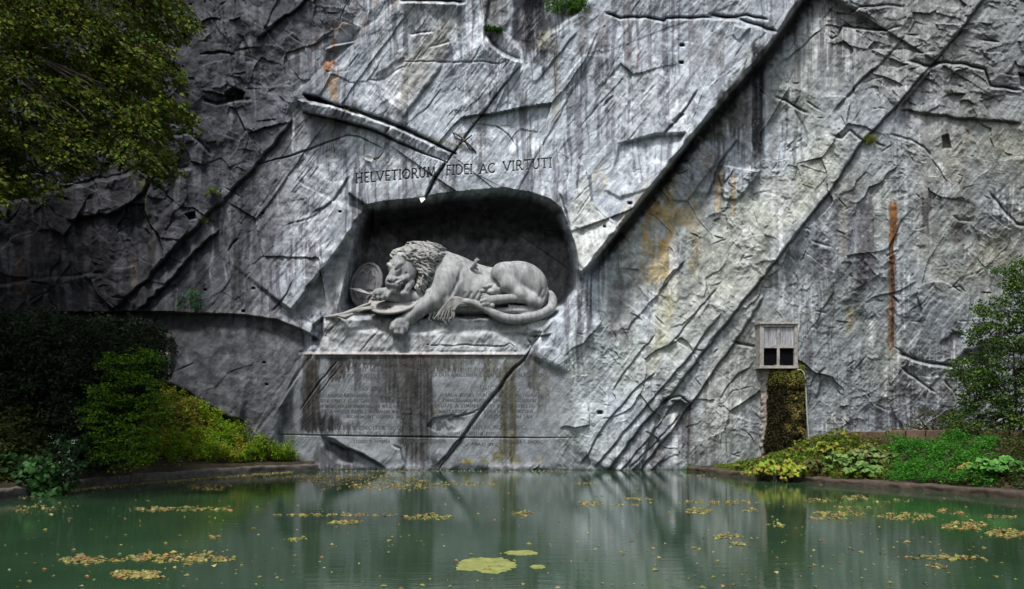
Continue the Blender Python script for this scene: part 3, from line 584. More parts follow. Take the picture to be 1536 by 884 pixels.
for a_ in ((800, 22, -20, 100, black, 1.), (789, 8, -20, 104, black, .8), (778, 10, -20, 85, purple, .8), (742, 16, -20, 70, [.12, .12, .12], .7), (826, 9, 30, 90, [.08, .08, .07], .6),
           (1137, 10, 62, 268, black, .95), (1098, 7, 120, 215, [.07, .07, .06], .7), (1112, 4, 100, 190, white, .7), (1160, 8, 150, 255, [.2, .2, .19], .5),
           (1120, 6, 70, 240, [.30, .31, .30], .6), (1100, 26, 150, 200, [.12, .115, .10], .7), (1066, 22, 190, 215, [.10, .10, .09], .7),
           (1300, 13, 305, 452, [.085, .08, .095], .88), (1389, 7, 292, 350, [.08, .07, .08], .85), (1434, 7, 335, 375, [.13, .11, .12], .7), (1452, 5, 180, 230, [.15, .14, .12], .5),
           (1337, 4.6, 310, 548, [.13, .062, .03], .95), (1336, 7, 400, 545, [.19, .13, .09], .5), (1339, 2.4, 330, 540, [.07, .03, .014], .8), (1340, 6.5, 302, 372, [.18, .075, .022], .95), (1343, 2.5, 330, 365, [.05, .02, .01], .8),
           (1275, 7, 460, 505, [.26, .22, .14], .6), (1265, 7, 300, 400, [.27, .25, .22], .5), (1240, 12, 280, 400, [.40, .41, .43], .5),
           (1172, 4, 300, 480, white, .6), (1160, 3, 280, 420, white, .5), (1188, 4, 280, 400, [.5, .5, .5], .4), (1078, 6, 255, 330, [.34, .27, .17], .7), (1100, 4, 262, 330, [.32, .24, .15], .7),
           (1090, 3, 262, 300, white, .6), (1010, 7, 355, 460, white, .6), (985, 3, 330, 400, [.5, .5, .53], .6), (1120, 12, 330, 560, [.42, .43, .45], .35),
           (1010, 4, 622, 705, [.5, .5, .5], .7), (1030, 9, 600, 705, [.08, .075, .085], .8), (985, 16, 655, 705, [.12, .115, .12], .6), (1133, 5, 560, 680, [.13, .13, .15], .6), (1080, 14, 520, 680, [.36, .37, .38], .4),
           (1308, 5, 480, 525, white, .6), (1420, 6, 270, 300, white, .4),
           (930, 22, 420, 530, [.17, .165, .18], .6), (965, 10, 400, 480, [.2, .2, .21], .5),
           # top slab
           (875, 9, 10, 90, [.10, .10, .10], .6), (905, 7, 15, 90, [.13, .12, .13], .6), (942, 7, 0, 110, [.12, .11, .12], .65), (835, 6, 60, 200, [.22, .20, .17], .5), (958, 3, 60, 130, [.2, .15, .14], .4), (1045, 12, 35, 120, [.15, .145, .155], .5),
           (1075, 16, 40, 110, [.14, .135, .14], .6),
           # left
           (372, 14, 245, 400, [.045, .045, .058], .8), (356, 8, 340, 470, [.03, .03, .035], .7), (300, 8, 350, 468, [.03, .03, .035], .6), (252, 5, 420, 470, [.14, .14, .15], .5),
           (265, 6, 262, 320, [.17, .17, .18], .5), (363, 3, 65, 95, [.33, .33, .34], .6), (377, 3, 62, 90, [.30, .30, .31], .6), (440, 2, 170, 240, white, .7), (420, 8, 170, 230, [.06, .06, .08], .5), (430, 4, 60, 110, [.05, .05, .06], .6),
           (345, 4, 150, 200, [.25, .25, .26], .5), (200, 6, 380, 440, [.15, .12, .10], .5), (225, 5, 300, 470, [.02, .02, .02], .6), (30, 8, 380, 450, [.13, .09, .07], .5), (130, 5, 360, 440, [.10, .10, .11], .6),
           (215, 6, 270, 300, [.10, .10, .03], .6), (340, 4, 440, 470, [.2, .2, .2], .5), (590, 14, 100, 160, [.50, .51, .54], .6), (575, 10, 250, 300, [.5, .5, .52], .4), (596, 6, 235, 280, white, .5), (625, 6, 235, 280, white, .4),
           (551, 7, 415, 470, white, 0)):
    if a_[5]: run(*a_)
# tablet and left wall stains
tabS = mask([(455, 533), (800, 533), (858, 560), (860, 700), (400, 700)], 6)
C[:] = C*(1-tabS[..., None])+(np.array([.185, .195, .208])*(1+.25*n3+.12*n2)[..., None])*tabS[..., None]
for a_ in ((466, 15, 534, 655, [.045, .040, .034], .88), (505, 12, 534, 575, [.05, .045, .045], .8), (545, 40, 533, 552, [.055, .05, .048], .8), (625, 26, 533, 704, [.040, .037, .036], .88), (600, 26, 533, 612, [.05, .047, .045], .8), (575, 10, 540, 600, [.06, .06, .06], .75),
           (640, 55, 532, 556, [.06, .055, .05], .75), (562, 8, 560, 625, [.08, .08, .08], .5), (535, 5, 540, 585, [.06, .06, .06], .6), (762, 13, 545, 704, [.085, .078, .045], .8), (800, 12, 525, 590, [.07, .068, .06], .75), (735, 14, 533, 570, [.085, .08, .055], .65), (770, 16, 533, 560, [.09, .085, .06], .6),
           (815, 10, 560, 620, [.13, .13, .12], .6), (700, 30, 533, 545, [.10, .10, .08], .6), (480, 30, 620, 650, [.03, .028, .03], .85), (520, 20, 632, 646, [.05, .045, .05], .7), (430, 9, 560, 640, [.11, .115, .12], .5),
           (430, 14, 600, 704, [.06, .058, .06], .6), (500, 30, 665, 706, [.045, .04, .042], .6)):
    run(*a_, .15, 3)
for (x, y, rx, ry, col, k) in ((700, 691, 12, 7, [.26, .22, .05], .8), (745, 680, 9, 20, [.20, .17, .06], .7), (775, 690, 7, 9, [.20, .18, .06], .6), (810, 691, 9, 8, [.22, .19, .06], .7), (728, 692, 10, 7, [.22, .19, .05], .5), (655, 617, 5, 6, [.22, .23, .07], .5), (510, 604, 4, 3, [.2, .2, .05], .5),
                               (600, 600, 1, 1, black, 0), (665, 640, 22, 9, [.045, .042, .042], .7), (645, 690, 28, 14, [.06, .058, .06], .6), (1205, 277, 8, 4, [.35, .37, .2], .6), (870, 20, 25, 14, [.16, .16, .10], .6), (815, 60, 12, 16, [.22, .21, .15], .6),
                               (735, 42, 10, 4, [.05, .09, .03], .7), (900, 270, 14, 22, [.33, .29, .19], .5), (1060, 240, 14, 18, [.33, .27, .18], .5), (1370, 190, 60, 10, [.3, .3, .31], .3), (1410, 255, 10, 12, white, .5), (1360, 255, 9, 12, [.45, .46, .47], .6), (1368, 515, 14, 9, [.45, .46, .50], .5)):
    if k: 
        g = np.exp(-(((GX-x)/rx)**2+((GY-y)/ry)**2))*sst(-.5, .3, fbm(GX/8, GY/10, 3, 320)); blend(sst(.25, .6, g), col, k)
# moulding: pinkish edge
blend(mold, [.40, .34, .32], .85); blend(np.exp(-((GY-534)/1.3)**2)*(mold > .05), [.16, .09, .07], .7)
blend(np.exp(-((GY-(470+.02*np.maximum(GX-370, 0)**1.25*.4))/1.5)**2)*sst(220, 235, GX)*(1-sst(440, 470, GX)), [.22, .19, .17], .6)
# niche: dark, greenish-black mossy vault; pale plinth
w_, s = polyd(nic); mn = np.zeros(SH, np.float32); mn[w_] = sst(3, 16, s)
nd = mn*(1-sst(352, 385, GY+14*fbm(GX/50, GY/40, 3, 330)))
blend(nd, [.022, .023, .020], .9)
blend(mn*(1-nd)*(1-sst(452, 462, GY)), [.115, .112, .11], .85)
blend(np.clip(mask([(486, 476), (700, 480), (840, 462), (812, 500), (788, 528), (480, 528)], 4), 0, 1), [.36, .365, .355], .62)
blend(mask([(437, 468), (470, 430), (545, 322), (522, 400), (514, 466)], 5)*(1-sst(.3, .8, mn)), [.33, .335, .34], .75)
blend(mask([(505, 430), (516, 418), (514, 468), (500, 470)], 3)*sst(-.2, .3, fbm(GX/4, GY/20, 3, 335)), white, .9)
blend(mask([(878, 255), (886, 300), (928, 341), (872, 410), (852, 320)], 3), [.46, .47, .44], .65)
# grime in joints, worn flecks
blend(np.clip(grime+gcell, 0, 1)*(.75+.4*n3), [.035, .036, .034], .72)
blend(sst(.55, 1., fbm(GX/5, GY/5, 3, 340, .7))*(1-tabS), [.10, .10, .10], .35)
blend(sst(.6, 1., fbm(GX/4, GY/9, 3, 345, .7))*(1-tabS)*(1-nd)*(1-lx)*(1-m_leftwall), [.5, .5, .5], .35)
# worn arrises paler along breaks, with edge highlights painted into the stone colour
gy_, gx_ = np.gradient(D, ys, xs); lap = np.gradient(gx_, xs, axis=1)+np.gradient(gy_, ys, axis=0)
worn_highlight = np.clip(-lap*9, 0, 1)*(1-mn)*(.5+.5*(lx < .5))
blend(worn_highlight, [.46, .47, .475], .24)
blend(under, [.022, .022, .02], .85)  # band below the overhang: black lichen, with the shade painted in
# algae line at the water
blend(sst(697, 707, GY+3*gn(GX/12, GY/5, 350)), [.03, .028, .024], .85)
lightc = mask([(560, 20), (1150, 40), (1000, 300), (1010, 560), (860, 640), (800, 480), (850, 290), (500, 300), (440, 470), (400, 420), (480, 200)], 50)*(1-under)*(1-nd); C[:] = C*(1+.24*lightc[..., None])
C[:] = C*np.array([.972, 1.005, 1.035], np.float32)
warm = m_right*(1-m_tr*.5)*sst(-.25, .25, fbm(GX/95+3, GY/150, 3, 361))*(1-under); C[:] = C*(1-warm[..., None]+warm[..., None]*np.array([1.0, 1.0, .93], np.float32))
C[:] = C*(1-.32*(lx*(1-sst(380, 520, GX)))[..., None])*(1-.22*(1-sst(60, 330, GX)))[..., None]*(1-.25*m_leftwall*sst(.0, .5, fbm(GX/26, GY/120, 3, 362)))[..., None]  # left rock darkened further, adding to the painted tree shade
C[:] = np.clip(C, .008, .75)

Yd = 35.0-D
VX = (GX-CX)/F*Yd; VZ = CH+(HY-GY)/F*Yd
V3 = np.stack([VX, Yd, VZ], -1)
dU = np.gradient(V3, axis=1); dV = np.gradient(V3, axis=0)
NR = np.cross(dV, dU); NR /= np.linalg.norm(NR, axis=-1, keepdims=True)
NR[NR[..., 1] > 0] *= 1
if NR[..., 1].mean() > 0: NR = -NR
H_, W_ = SH
idx = np.arange(H_*W_).reshape(SH)
Q = np.stack([idx[:-1, :-1], idx[1:, :-1], idx[1:, 1:], idx[:-1, 1:]], -1).reshape(-1, 4)
fm = lambda m: (m[:-1, :-1]+m[1:, 1:]).ravel()/2
reg = np.zeros(len(Q), int)
tabm = mask([(452, 527), (790, 527), (862, 562), (858, 703), (402, 703), (440, 600)], .6)
reg[fm(tabm) > .5] = 1
lm = fm(letters) > .42; reg[lm] = 10+wordid[:-1, :-1].ravel()[lm]
plm = mask([(486, 474), (600, 474), (842, 464), (812, 498), (788, 526.5), (480, 526.5)], .6); reg[(fm(plm) > .5) & (reg == 0)] = 3
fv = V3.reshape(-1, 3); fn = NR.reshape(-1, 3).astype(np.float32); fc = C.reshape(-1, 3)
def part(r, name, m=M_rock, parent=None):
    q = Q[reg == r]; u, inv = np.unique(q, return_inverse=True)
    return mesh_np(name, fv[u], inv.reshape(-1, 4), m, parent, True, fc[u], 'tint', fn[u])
tag(part(0, 'cliff'), kind='structure')
tablet = empty('inscription_tablet', P(620, 703, 34.9), 'smoothed rock tablet with rows of small carved names and black water stains', 'inscription tablet')
part(1, 'stone_face', M_rock, tablet)
ins = empty('carved_inscription', P(690, 262, 34.9), 'large dark Latin capitals carved in one slightly rising line over the niche', 'inscription')
for wi in range(4): part(10+wi, 'carved_word', M_letter, ins)
tag(part(3, 'rock_plinth'), 'pale uneven rock ledge carrying the stone lion, above the moulding of the tablet', 'rock ledge')
def surf(px, py):
    i = int(np.clip(np.searchsorted(ys, py), 0, H_-1)); j = int(np.clip(np.searchsorted(xs, px), 0, W_-1)); return float(Yd[i, j])

# small names on the tablet: dark strokes laid slightly proud of the dressed face
def ribbon_text(lines, name, parent, width):
    vs, fs = [], []
    for (txt, x0, x1, y0, h) in lines:
        for s_ in strokes(txt, x0, x1, y0, y0+.003*(x1-x0), h):
            for (ax, ay), (bx, by) in zip(s_, s_[1:]):
                l = math.hypot(bx-ax, by-ay)+1e-6; ux, uy = (bx-ax)/l, (by-ay)/l; wv = width*(.62 if abs(ux) > .8 else 1)
                b = len(vs)
                for px, py in ((ax-uy*wv, ay+ux*wv), (ax+uy*wv, ay-ux*wv), (bx+uy*wv, by-ux*wv), (bx-uy*wv, by+ux*wv)): vs.append(P(px, py, surf(px, py)-.012))
                fs.append((b, b+1, b+2, b+3))
    return mesh_np(name, [tuple(v) for v in vs], fs, M_letter, parent, False)
lines = [('DIE X AUGUSTI II ET III SEPTEMBRIS MDCCXCII', 492, 777, 545, 8), ('HAEC SUNT NOMINA EORUM QUI NE SACRAMENTI FIDEM FALLERENT', 505, 782, 557, 5.6), ('FORTISSIME PUGNANTES CECIDERUNT', 476, 612, 566, 5.4), ('SOLERTI AMICORUM CURA CLADI SUPERFUERUNT', 645, 821, 564.5, 5.4),
         ('DUCES XXVI', 527, 575, 585, 5.2), ('DUCES XVI', 720, 775, 584, 5.4), ('MAILLARDOZ BACHMANN REDING ERLACH SALIS', 474, 622, 595, 4.2), ('H SALIS ZIZERS DURLER PFYFFER ALTISHOFEN', 660, 815, 594.5, 4.4), ('GLUTZ ERNST FLUE GIBELIN CASTELBERG', 472, 612, 603, 4), ('E ZIMMERMANN REPOND GIMMES LACORBIERE', 657, 805, 602.5, 4.4),
         ('GROS MONTMOLLIN ZIMMERMANN WILD GOTTRAU', 470, 618, 611, 4), ('DELUZE A ZIMMERMANN GLUTZ GIBELIN', 652, 800, 610.5, 4.4), ('CASTELLA ORELLY CAPREZ ALLEMANN WALTNER', 470, 616, 619, 4), ('MAILLARDOZ VILLE CONSTANT REBECQUE', 658, 800, 619, 4.4), ('FORESTIER LORETAN', 727, 798, 627, 5), ('RICHEMONT COFFRE MULLER', 520, 620, 627, 4), ('DE CARLES NERIN', 655, 700, 627, 4),
         ('MILITES CIRCITER DCCLX', 500, 612, 644, 5), ('MILITES CIRCITER CCCL', 702, 790, 643, 5.2), ('HUIUS REI GESTAE CIVES AERE COLLATO PERENNE MONUMENTUM POSUERE', 480, 760, 652, 4.6), ('ARTE A THORWALDSEN', 597, 668, 664, 4.4), ('OPERA L AHORN', 765, 812, 665, 4.4), ('STUDIO C PFYFFER', 530, 585, 664, 3.8), ('CURA ET OPE', 708, 740, 668, 3.6)]
ribbon_text(lines, 'lettering', tablet, .42)

# ================================================================== GROUND, BANKS, WATER
def ycliff(): return 35.6
def shore(px, py): Y = CH*F/(py-HY); return (px2x(px, Y), Y)
left_sh = [shore(*p) for p in ((478, 705.5), (430, 708), (380, 710.5), (300, 715.5), (200, 723.5), (110, 735), (20, 748))]
right_sh = [shore(*p) for p in ((1030, 706), (1100, 715), (1200, 723), (1300, 731), (1440, 741), (1530, 750))]
pond = [(-9.3, 36.5)]+left_sh+[(-17.5, 17), (-17, 8), (-9, 2.5), (0, 1.6), (9, 2.5), (17.5, 8), (18, 15)]+right_sh[::-1]+[(8.2, 36.5)]
def sd_poly_np(X, Y, pts):
    ins = np.zeros(X.shape, bool); best = np.full(X.shape, 1e9)
    for i in range(len(pts)):
        (ax, ay), (bx, by) = pts[i], pts[(i+1) % len(pts)]
        if ay != by: ins ^= ((ay > Y) != (by > Y)) & (X < (bx-ax)*(Y-ay)/(by-ay)+ax)
        dx, dy = bx-ax, by-ay; t = np.clip(((X-ax)*dx+(Y-ay)*dy)/(dx*dx+dy*dy+1e-9), 0, 1)
        best = np.minimum(best, np.hypot(X-ax-t*dx, Y-ay-t*dy))
    return np.where(ins, -best, best)            # + on land
def land(X, Y):
    X = np.asarray(X, float); Y = np.asarray(Y, float); sd_ = sd_poly_np(X, Y, pond)
    zl = .42+np.clip((-10.2-X)*.47, 0, 3.1)*sst(.1, 2.6, sd_)*sst(20, 30, Y)
    zr = .20+1.38*sst(.2, 5.2, sd_)*np.clip((X-9.9)/4.6, 0, 1)
    z = np.where(X < 0, zl, zr)+.09*fbm(X/1.3, Y/1.3, 3, 400)*sst(.2, 1, sd_)
    z = np.where(Y < 12, .45+.02*fbm(X/3, Y/3, 3, 401), z)
    return np.where(sd_ > .15, z, -1.3+.8*sst(-.6, .15, sd_)*(sd_ > -.6))
gxs = axis([(-600, -60, 45), (-60, -24, 2), (-24, 24, .22), (24, 60, 2), (60, 600, 45)]); gys = axis([(-600, -40, 40), (-40, 0, 2), (0, 18, .6), (18, 37, .22), (37, 60, 3), (60, 600, 45)])
A, B = np.meshgrid(gxs, gys); Z = land(A, B); ii = np.arange(A.size).reshape(A.shape)
mesh_np('ground', np.stack([A, B, Z], -1).reshape(-1, 3), np.stack([ii[:-1, :-1], ii[:-1, 1:], ii[1:, 1:], ii[1:, :-1]], -1).reshape(-1, 4), M_soil)
tag(bpy.data.objects['ground'], kind='structure')
# pond water
M_water = mat('murky_green_water', (.016, .042, .030), .035); b = M_water.node_tree.nodes['Principled BSDF']; b.inputs['IOR'].default_value = 1.333; b.inputs['Specular IOR Level'].default_value = .5
tc = N(M_water, 'TexCoord'); mp = N(M_water, 'Mapping'); mp.inputs['Scale'].default_value = (.9, 3.2, 1); nz = N(M_water, 'TexNoise'); nz.inputs['Scale'].default_value = 1.6; nz.inputs['Detail'].default_value = 5; nz.inputs['Roughness'].default_value = .55
L(M_water, tc.outputs['Object'], mp.inputs[0]); L(M_water, mp.outputs[0], nz.inputs['Vector'])
bp = N(M_water, 'Bump'); bp.inputs['Strength'].default_value = .07; bp.inputs['Distance'].default_value = .05; L(M_water, nz.outputs['Fac'], bp.inputs['Height']); L(M_water, bp.outputs[0], b.inputs['Normal'])
nz2 = N(M_water, 'TexNoise'); nz2.inputs['Scale'].default_value = .25; nz2.inputs['Detail'].default_value = 3; cr = N(M_water, 'ValToRGB')
cr.color_ramp.elements[0].position = .35; cr.color_ramp.elements[1].position = .7; cr.color_ramp.elements[0].color = (.010, .025, .012, 1); cr.color_ramp.elements[1].color = (.020, .043, .023, 1)
L(M_water, tc.outputs['Object'], nz2.inputs['Vector']); L(M_water, nz2.outputs['Fac'], cr.inputs['Fac']); L(M_water, cr.outputs['Color'], b.inputs['Base Color'])
from mathutils.geometry import tessellate_polygon
pv = [Vector((x, y, 0)) for x, y in pond]
tris = tessellate_polygon([pv]); me = bpy.data.meshes.new('water'); me.from_pydata([(x*1.0, y, 0) for x, y in [(p.x+(.5 if p.x > 0 else -.5), p.y) for p in pv]], [], [tuple(t) for t in tris]); me.update()
if me.polygons[0].normal.z < 0: me.flip_normals()
me.materials.append(M_water); o = bpy.data.objects.new('water', me); COL.objects.link(o); tag(o, kind='structure')

# kerbs
def kerb(name, path, w0, h, m, seed, label, back, depth=-.5):
    pts = []
    for (a0, b0), (a1, b1) in zip(path, path[1:]):
        n = max(2, int(math.hypot(a1-a0, b1-b0)/.09))
        pts += [(a0+(a1-a0)*k/n, b0+(b1-b0)*k/n) for k in range(n)]
    pts.append(path[-1]); prof = [(0, depth), (.0, -.05), (.015, h*.4), (0, h*.75), (.04, h*.95), (.12, h), (.3*w0, h*1.02), (.7*w0, h*1.0), (w0, h*.96), (w0, depth)]
    vs = []; n = len(pts)
    for i, (x, y) in enumerate(pts):
        a0, b0 = pts[max(0, i-3)]; a1, b1 = pts[min(n-1, i+3)]; l = math.hypot(a1-a0, b1-b0); nx, ny = -(b1-b0)/l*back, (a1-a0)/l*back
        for k, (o_, z_) in enumerate(prof):
            q = float(gn(np.array([i*.22]), np.array([k*.35+seed]), seed)[0])*.05+float(gn(np.array([i*.05]), np.array([seed*1.]), seed+3)[0])*.06
            vs.append((x+nx*(o_+q), y+ny*(o_+q), z_+q*.8))
    k = len(prof); fs = [(i*k+j, i*k+j+1, (i+1)*k+j+1, (i+1)*k+j) for i in range(n-1) for j in range(k-1)]
    return tag(mesh_np(name, vs, fs, m), label, 'kerb')
kerb('stone_kerb', left_sh+[(-17.5, 17), (-17, 8)], .5, .30, M_kerb, 5, 'rough dark grey stone kerb along the left edge of the pond', -1)
kerb('stone_kerb', right_sh+[(18, 15), (17.5, 8)], .6, .22, M_kerbd, 9, 'dark wet earthy kerb under the planted bed on the right', 1)
# reddish border stones behind the right bed
mb = MB(); pp = [P(1255, 657, 33.2), P(1330, 655, 31.5), P(1420, 654, 30.2), P(1560, 655, 29.2), P(1700, 655, 28.6)]
for p, q in zip(pp, pp[1:]):
    n = 3
    for k in range(n):
        a0 = p.lerp(q, k/n+.01); a1 = p.lerp(q, (k+1)/n-.01); dn = Vector((-(a1-a0).y, (a1-a0).x, 0)).normalized()*.18; zt = a0.z+.26
        vs = [a0-dn, a1-dn, a1+dn, a0+dn]; mb.add([Vector((v.x, v.y, 1.0)) for v in vs]+[Vector((v.x, v.y, zt+.05*math.sin(k*3))) for v in vs], [(0, 1, 5, 4), (1, 2, 6, 5), (2, 3, 7, 6), (3, 0, 4, 7), (4, 5, 6, 7)])
tag(mb.build('garden_border', M_redstone, bevel=.03), 'low reddish stone edging behind the green bed on the right', 'garden edging')

# ================================================================== SCULPTURE (distance field -> one continuous surface)
class Sculpt:
    def __init__(s, lo, hi, st):
        s.lo = np.array(lo, float); s.st = st; s.n = np.ceil((np.array(hi)-lo)/st).astype(int)+1
        s.f = np.full(s.n, .6, np.float32)
    def _w(s, lo, hi):
        a = np.clip(np.floor((np.array(lo)-s.lo)/s.st).astype(int), 0, s.n-1); b = np.clip(np.ceil((np.array(hi)-s.lo)/s.st).astype(int)+1, 1, s.n)
        g = [s.lo[i]+np.arange(a[i], b[i])*s.st for i in range(3)]
        return (slice(a[0], b[0]), slice(a[1], b[1]), slice(a[2], b[2])), g[0][:, None, None], g[1][None, :, None], g[2][None, None, :]
    def _mix(s, w_, d, k, sub):
        f = s.f[w_]
        if sub: h = np.maximum(k-np.abs(f+d), 0)/k; s.f[w_] = np.maximum(f, -d)+h*h*k*.25
        else: h = np.maximum(k-np.abs(f-d), 0)/k; s.f[w_] = np.minimum(f, d)-h*h*k*.25
    def ell(s, c, r, k=.15, rot=None, sub=False):
        c = Vector(c); R = Matrix.Identity(3) if rot is None else Matrix.Rotation(math.radians(rot[2]), 3, 'Z') @ Matrix.Rotation(math.radians(rot[1]), 3, 'Y') @ Matrix.Rotation(math.radians(rot[0]), 3, 'X')
        m = max(r)+k+.1; w_, x, y, z = s._w([v-m for v in c], [v+m for v in c]); x = x-c.x; y = y-c.y; z = z-c.z
        u = [R[0][i]*x+R[1][i]*y+R[2][i]*z for i in range(3)]
        k0 = np.sqrt(sum((u[i]/r[i])**2 for i in range(3)))+1e-6; k1 = np.sqrt(sum((u[i]/r[i]**2)**2 for i in range(3)))+1e-6
        s._mix(w_, k0*(k0-1)/k1, k, sub)
    def cap(s, a, b, ra, rb, k=.1, sub=False):
        a = Vector(a); b = Vector(b); m = max(ra, rb)+k+.08
        w_, x, y, z = s._w([min(a[i], b[i])-m for i in range(3)], [max(a[i], b[i])+m for i in range(3)]); dv = b-a; l2 = dv.length_squared+1e-9
        t = np.clip(((x-a.x)*dv.x+(y-a.y)*dv.y+(z-a.z)*dv.z)/l2, 0, 1)
        d_ = np.sqrt((x-a.x-t*dv.x)**2+(y-a.y-t*dv.y)**2+(z-a.z-t*dv.z)**2)-(ra+(rb-ra)*t)
        s._mix(w_, d_, k, sub)
    def chain(s, pts, rs, k=.1, sub=False):
        for i in range(len(pts)-1): s.cap(pts[i], pts[i+1], rs[i], rs[i+1], k, sub)
    def front(s, x, z):
        i = int(np.clip(round((x-s.lo[0])/s.st), 0, s.n[0]-1)); j = int(np.clip(round((z-s.lo[2])/s.st), 0, s.n[2]-1)); c = np.where(s.f[i, :, j] < 0)[0]
        return None if len(c) == 0 else s.lo[1]+c[0]*s.st
    def build(s, name, m, parent=None):
        f = s.f; sg = f < 0; n = np.array(f.shape)-1
        cnt = np.zeros(n, np.int8); off = [(i, j, k) for i in (0, 1) for j in (0, 1) for k in (0, 1)]
        sl = lambda o_: (slice(o_[0], n[0]+o_[0]), slice(o_[1], n[1]+o_[1]), slice(o_[2], n[2]+o_[2]))
        for o_ in off: cnt += sg[sl(o_)]
        cells = np.argwhere((cnt > 0) & (cnt < 8)); cid = np.full(n, -1, np.int64); cid[tuple(cells.T)] = np.arange(len(cells))
        acc = np.zeros((len(cells), 3)); num = np.zeros(len(cells)); v = {o_: f[tuple((cells+o_).T)] for o_ in off}
        for a0 in off:
            for ax in range(3):
                if a0[ax]: continue
                b0 = tuple(a0[i]+(i == ax) for i in range(3)); fa, fb = v[a0], v[b0]; m_ = (fa < 0) != (fb < 0)
                t = np.where(m_, fa/np.where(m_, fa-fb, 1), 0); p = np.tile(np.array(a0, float), (len(cells), 1)); p[:, ax] += t
                acc[m_] += p[m_]; num[m_] += 1
        vs = s.lo+(cells+acc/num[:, None])*s.st; fs = []
        for ax in range(3):
            o1, o2 = [i for i in range(3) if i != ax]; sa = [slice(1, -1)]*3; sa[ax] = slice(0, -1); sb = list(sa); sb[ax] = slice(1, None)
            m_ = sg[tuple(sa)] != sg[tuple(sb)]; e_ = np.argwhere(m_); e_ += [0 if i == ax else 1 for i in range(3)]
            fl = sg[tuple(e_.T)]; q = []
            for (i, j) in ((0, 0), (1, 0), (1, 1), (0, 1)):
                c_ = e_.copy(); c_[:, o1] -= i; c_[:, o2] -= j; q.append(cid[tuple(c_.T)])
            q = np.stack(q, 1)
            if ax == 1: fl = ~fl
            q[~fl] = q[~fl][:, ::-1]; fs.append(q)
        fs = np.concatenate(fs); fs = fs[(fs >= 0).all(1)]
        a_, b_, c_ = vs[fs[:, 0]], vs[fs[:, 1]], vs[fs[:, 2]]
        if np.einsum('ij,ij->', a_-vs.mean(0), np.cross(b_-vs.mean(0), c_-vs.mean(0))) < 0: fs = fs[:, ::-1]
        return mesh_np(name, vs, fs, m, parent, True)
def U(px): return px*36/F                           # picture pixels to metres at the sculpture's distance

lion = empty('lion_sculpture', P(700, 475, 35.9), 'pale stone lion lying in the dark niche, head on a shield, one paw hanging', 'statue')
s = Sculpt((-7.0, 33.9, 5.9), (2.5, 37.7, 11.4), .03)
E = lambda px, py, Y, rx, ry, rz, k=.15, rot=None, sub=False: s.ell(P(px, py, Y), (U(rx), ry, U(rz)), k, rot, sub)
def CP(pts, k=.1, sub=False): s.chain([P(*p[:3]) for p in pts], [U(p[3]) for p in pts], k, sub)
# trunk
CP([(660, 422, 36.35, 40), (690, 428, 36.35, 37), (725, 436, 36.4, 33), (760, 438, 36.45, 33), (790, 436, 36.5, 33)], .4)
E(676, 424, 35.9, 36, .95, 42, .3); E(655, 408, 36.1, 30, .8, 36, .3)
E(715, 442, 35.75, 44, .8, 26, .3); E(700, 462, 35.9, 50, .8, 10, .25)
# near shoulder and hanging foreleg
CP([(672, 420, 35.55, 24), (662, 440, 35.3, 18), (650, 451, 35.1, 13.5), (630, 464, 34.95, 9.6), (614, 475, 34.85, 8.0), (604, 483, 34.8, 8.6)], .16)
E(655, 446, 35.1, 20, .30, 8.5, .12, (0, 30, 0)); E(668, 432, 35.2, 18, .35, 20, .2); CP([(690, 425, 35.2, 8), (672, 452, 35.15, 9), (655, 462, 35.2, 7)], .15)
E(600, 486, 34.78, 11, .38, 10, .10); E(597, 492, 34.72, 11.5, .36, 7.5, .08)
for (x, y, Y) in ((588.5, 494, 34.62), (595, 499, 34.5), (602, 499.5, 34.52), (607.5, 494, 34.66)): CP([(x+2, y-8, Y+.05, 4.6), (x, y, Y, 4.4)], .05)
for (x, y, Y) in ((588, 499, 34.56), (595, 504, 34.46), (602.5, 504, 34.5)): CP([(x, y-2, Y, 1.6), (x+.5, y+2, Y+.03, .7)], .03)
CP([(632, 470, 35.0, 6), (616, 482, 34.95, 5)], .1)
for k_ in range(6): CP([(624+k_*4, 479-k_*3.2, 35.0, 1.6), (621+k_*4, 483-k_*3.2, 34.92, 1.1)], .03)
for k_ in range(7): CP([(646+k_*6, 472-k_*1.6, 35.05, 2.2), (643+k_*6, 479-k_*2.2, 34.98, 1.4), (647+k_*6, 482-k_*2.4, 34.98, .8)], .03)
CP([(640, 462, 35.2, 8), (668, 460, 35.3, 8), (690, 452, 35.4, 6)], .2)
# far foreleg under the chin, paw resting on the shield
CP([(628, 448, 35.4, 13), (600, 445, 35.2, 11), (582, 441, 34.95, 9), (570, 442, 34.8, 8.5)], .12)
E(570, 441, 34.75, 11, .36, 8, .1)
for (x, y, Y) in ((562, 444.5, 34.62), (567.5, 446.5, 34.52), (574, 446.5, 34.5), (580.5, 445, 34.55)): CP([(x+3, y-5, Y+.06, 3.4), (x, y, Y, 3.3)], .03); CP([(x, y+2, Y-.04, 1.4), (x-.4, y+5, Y-.05, .6)], .02)
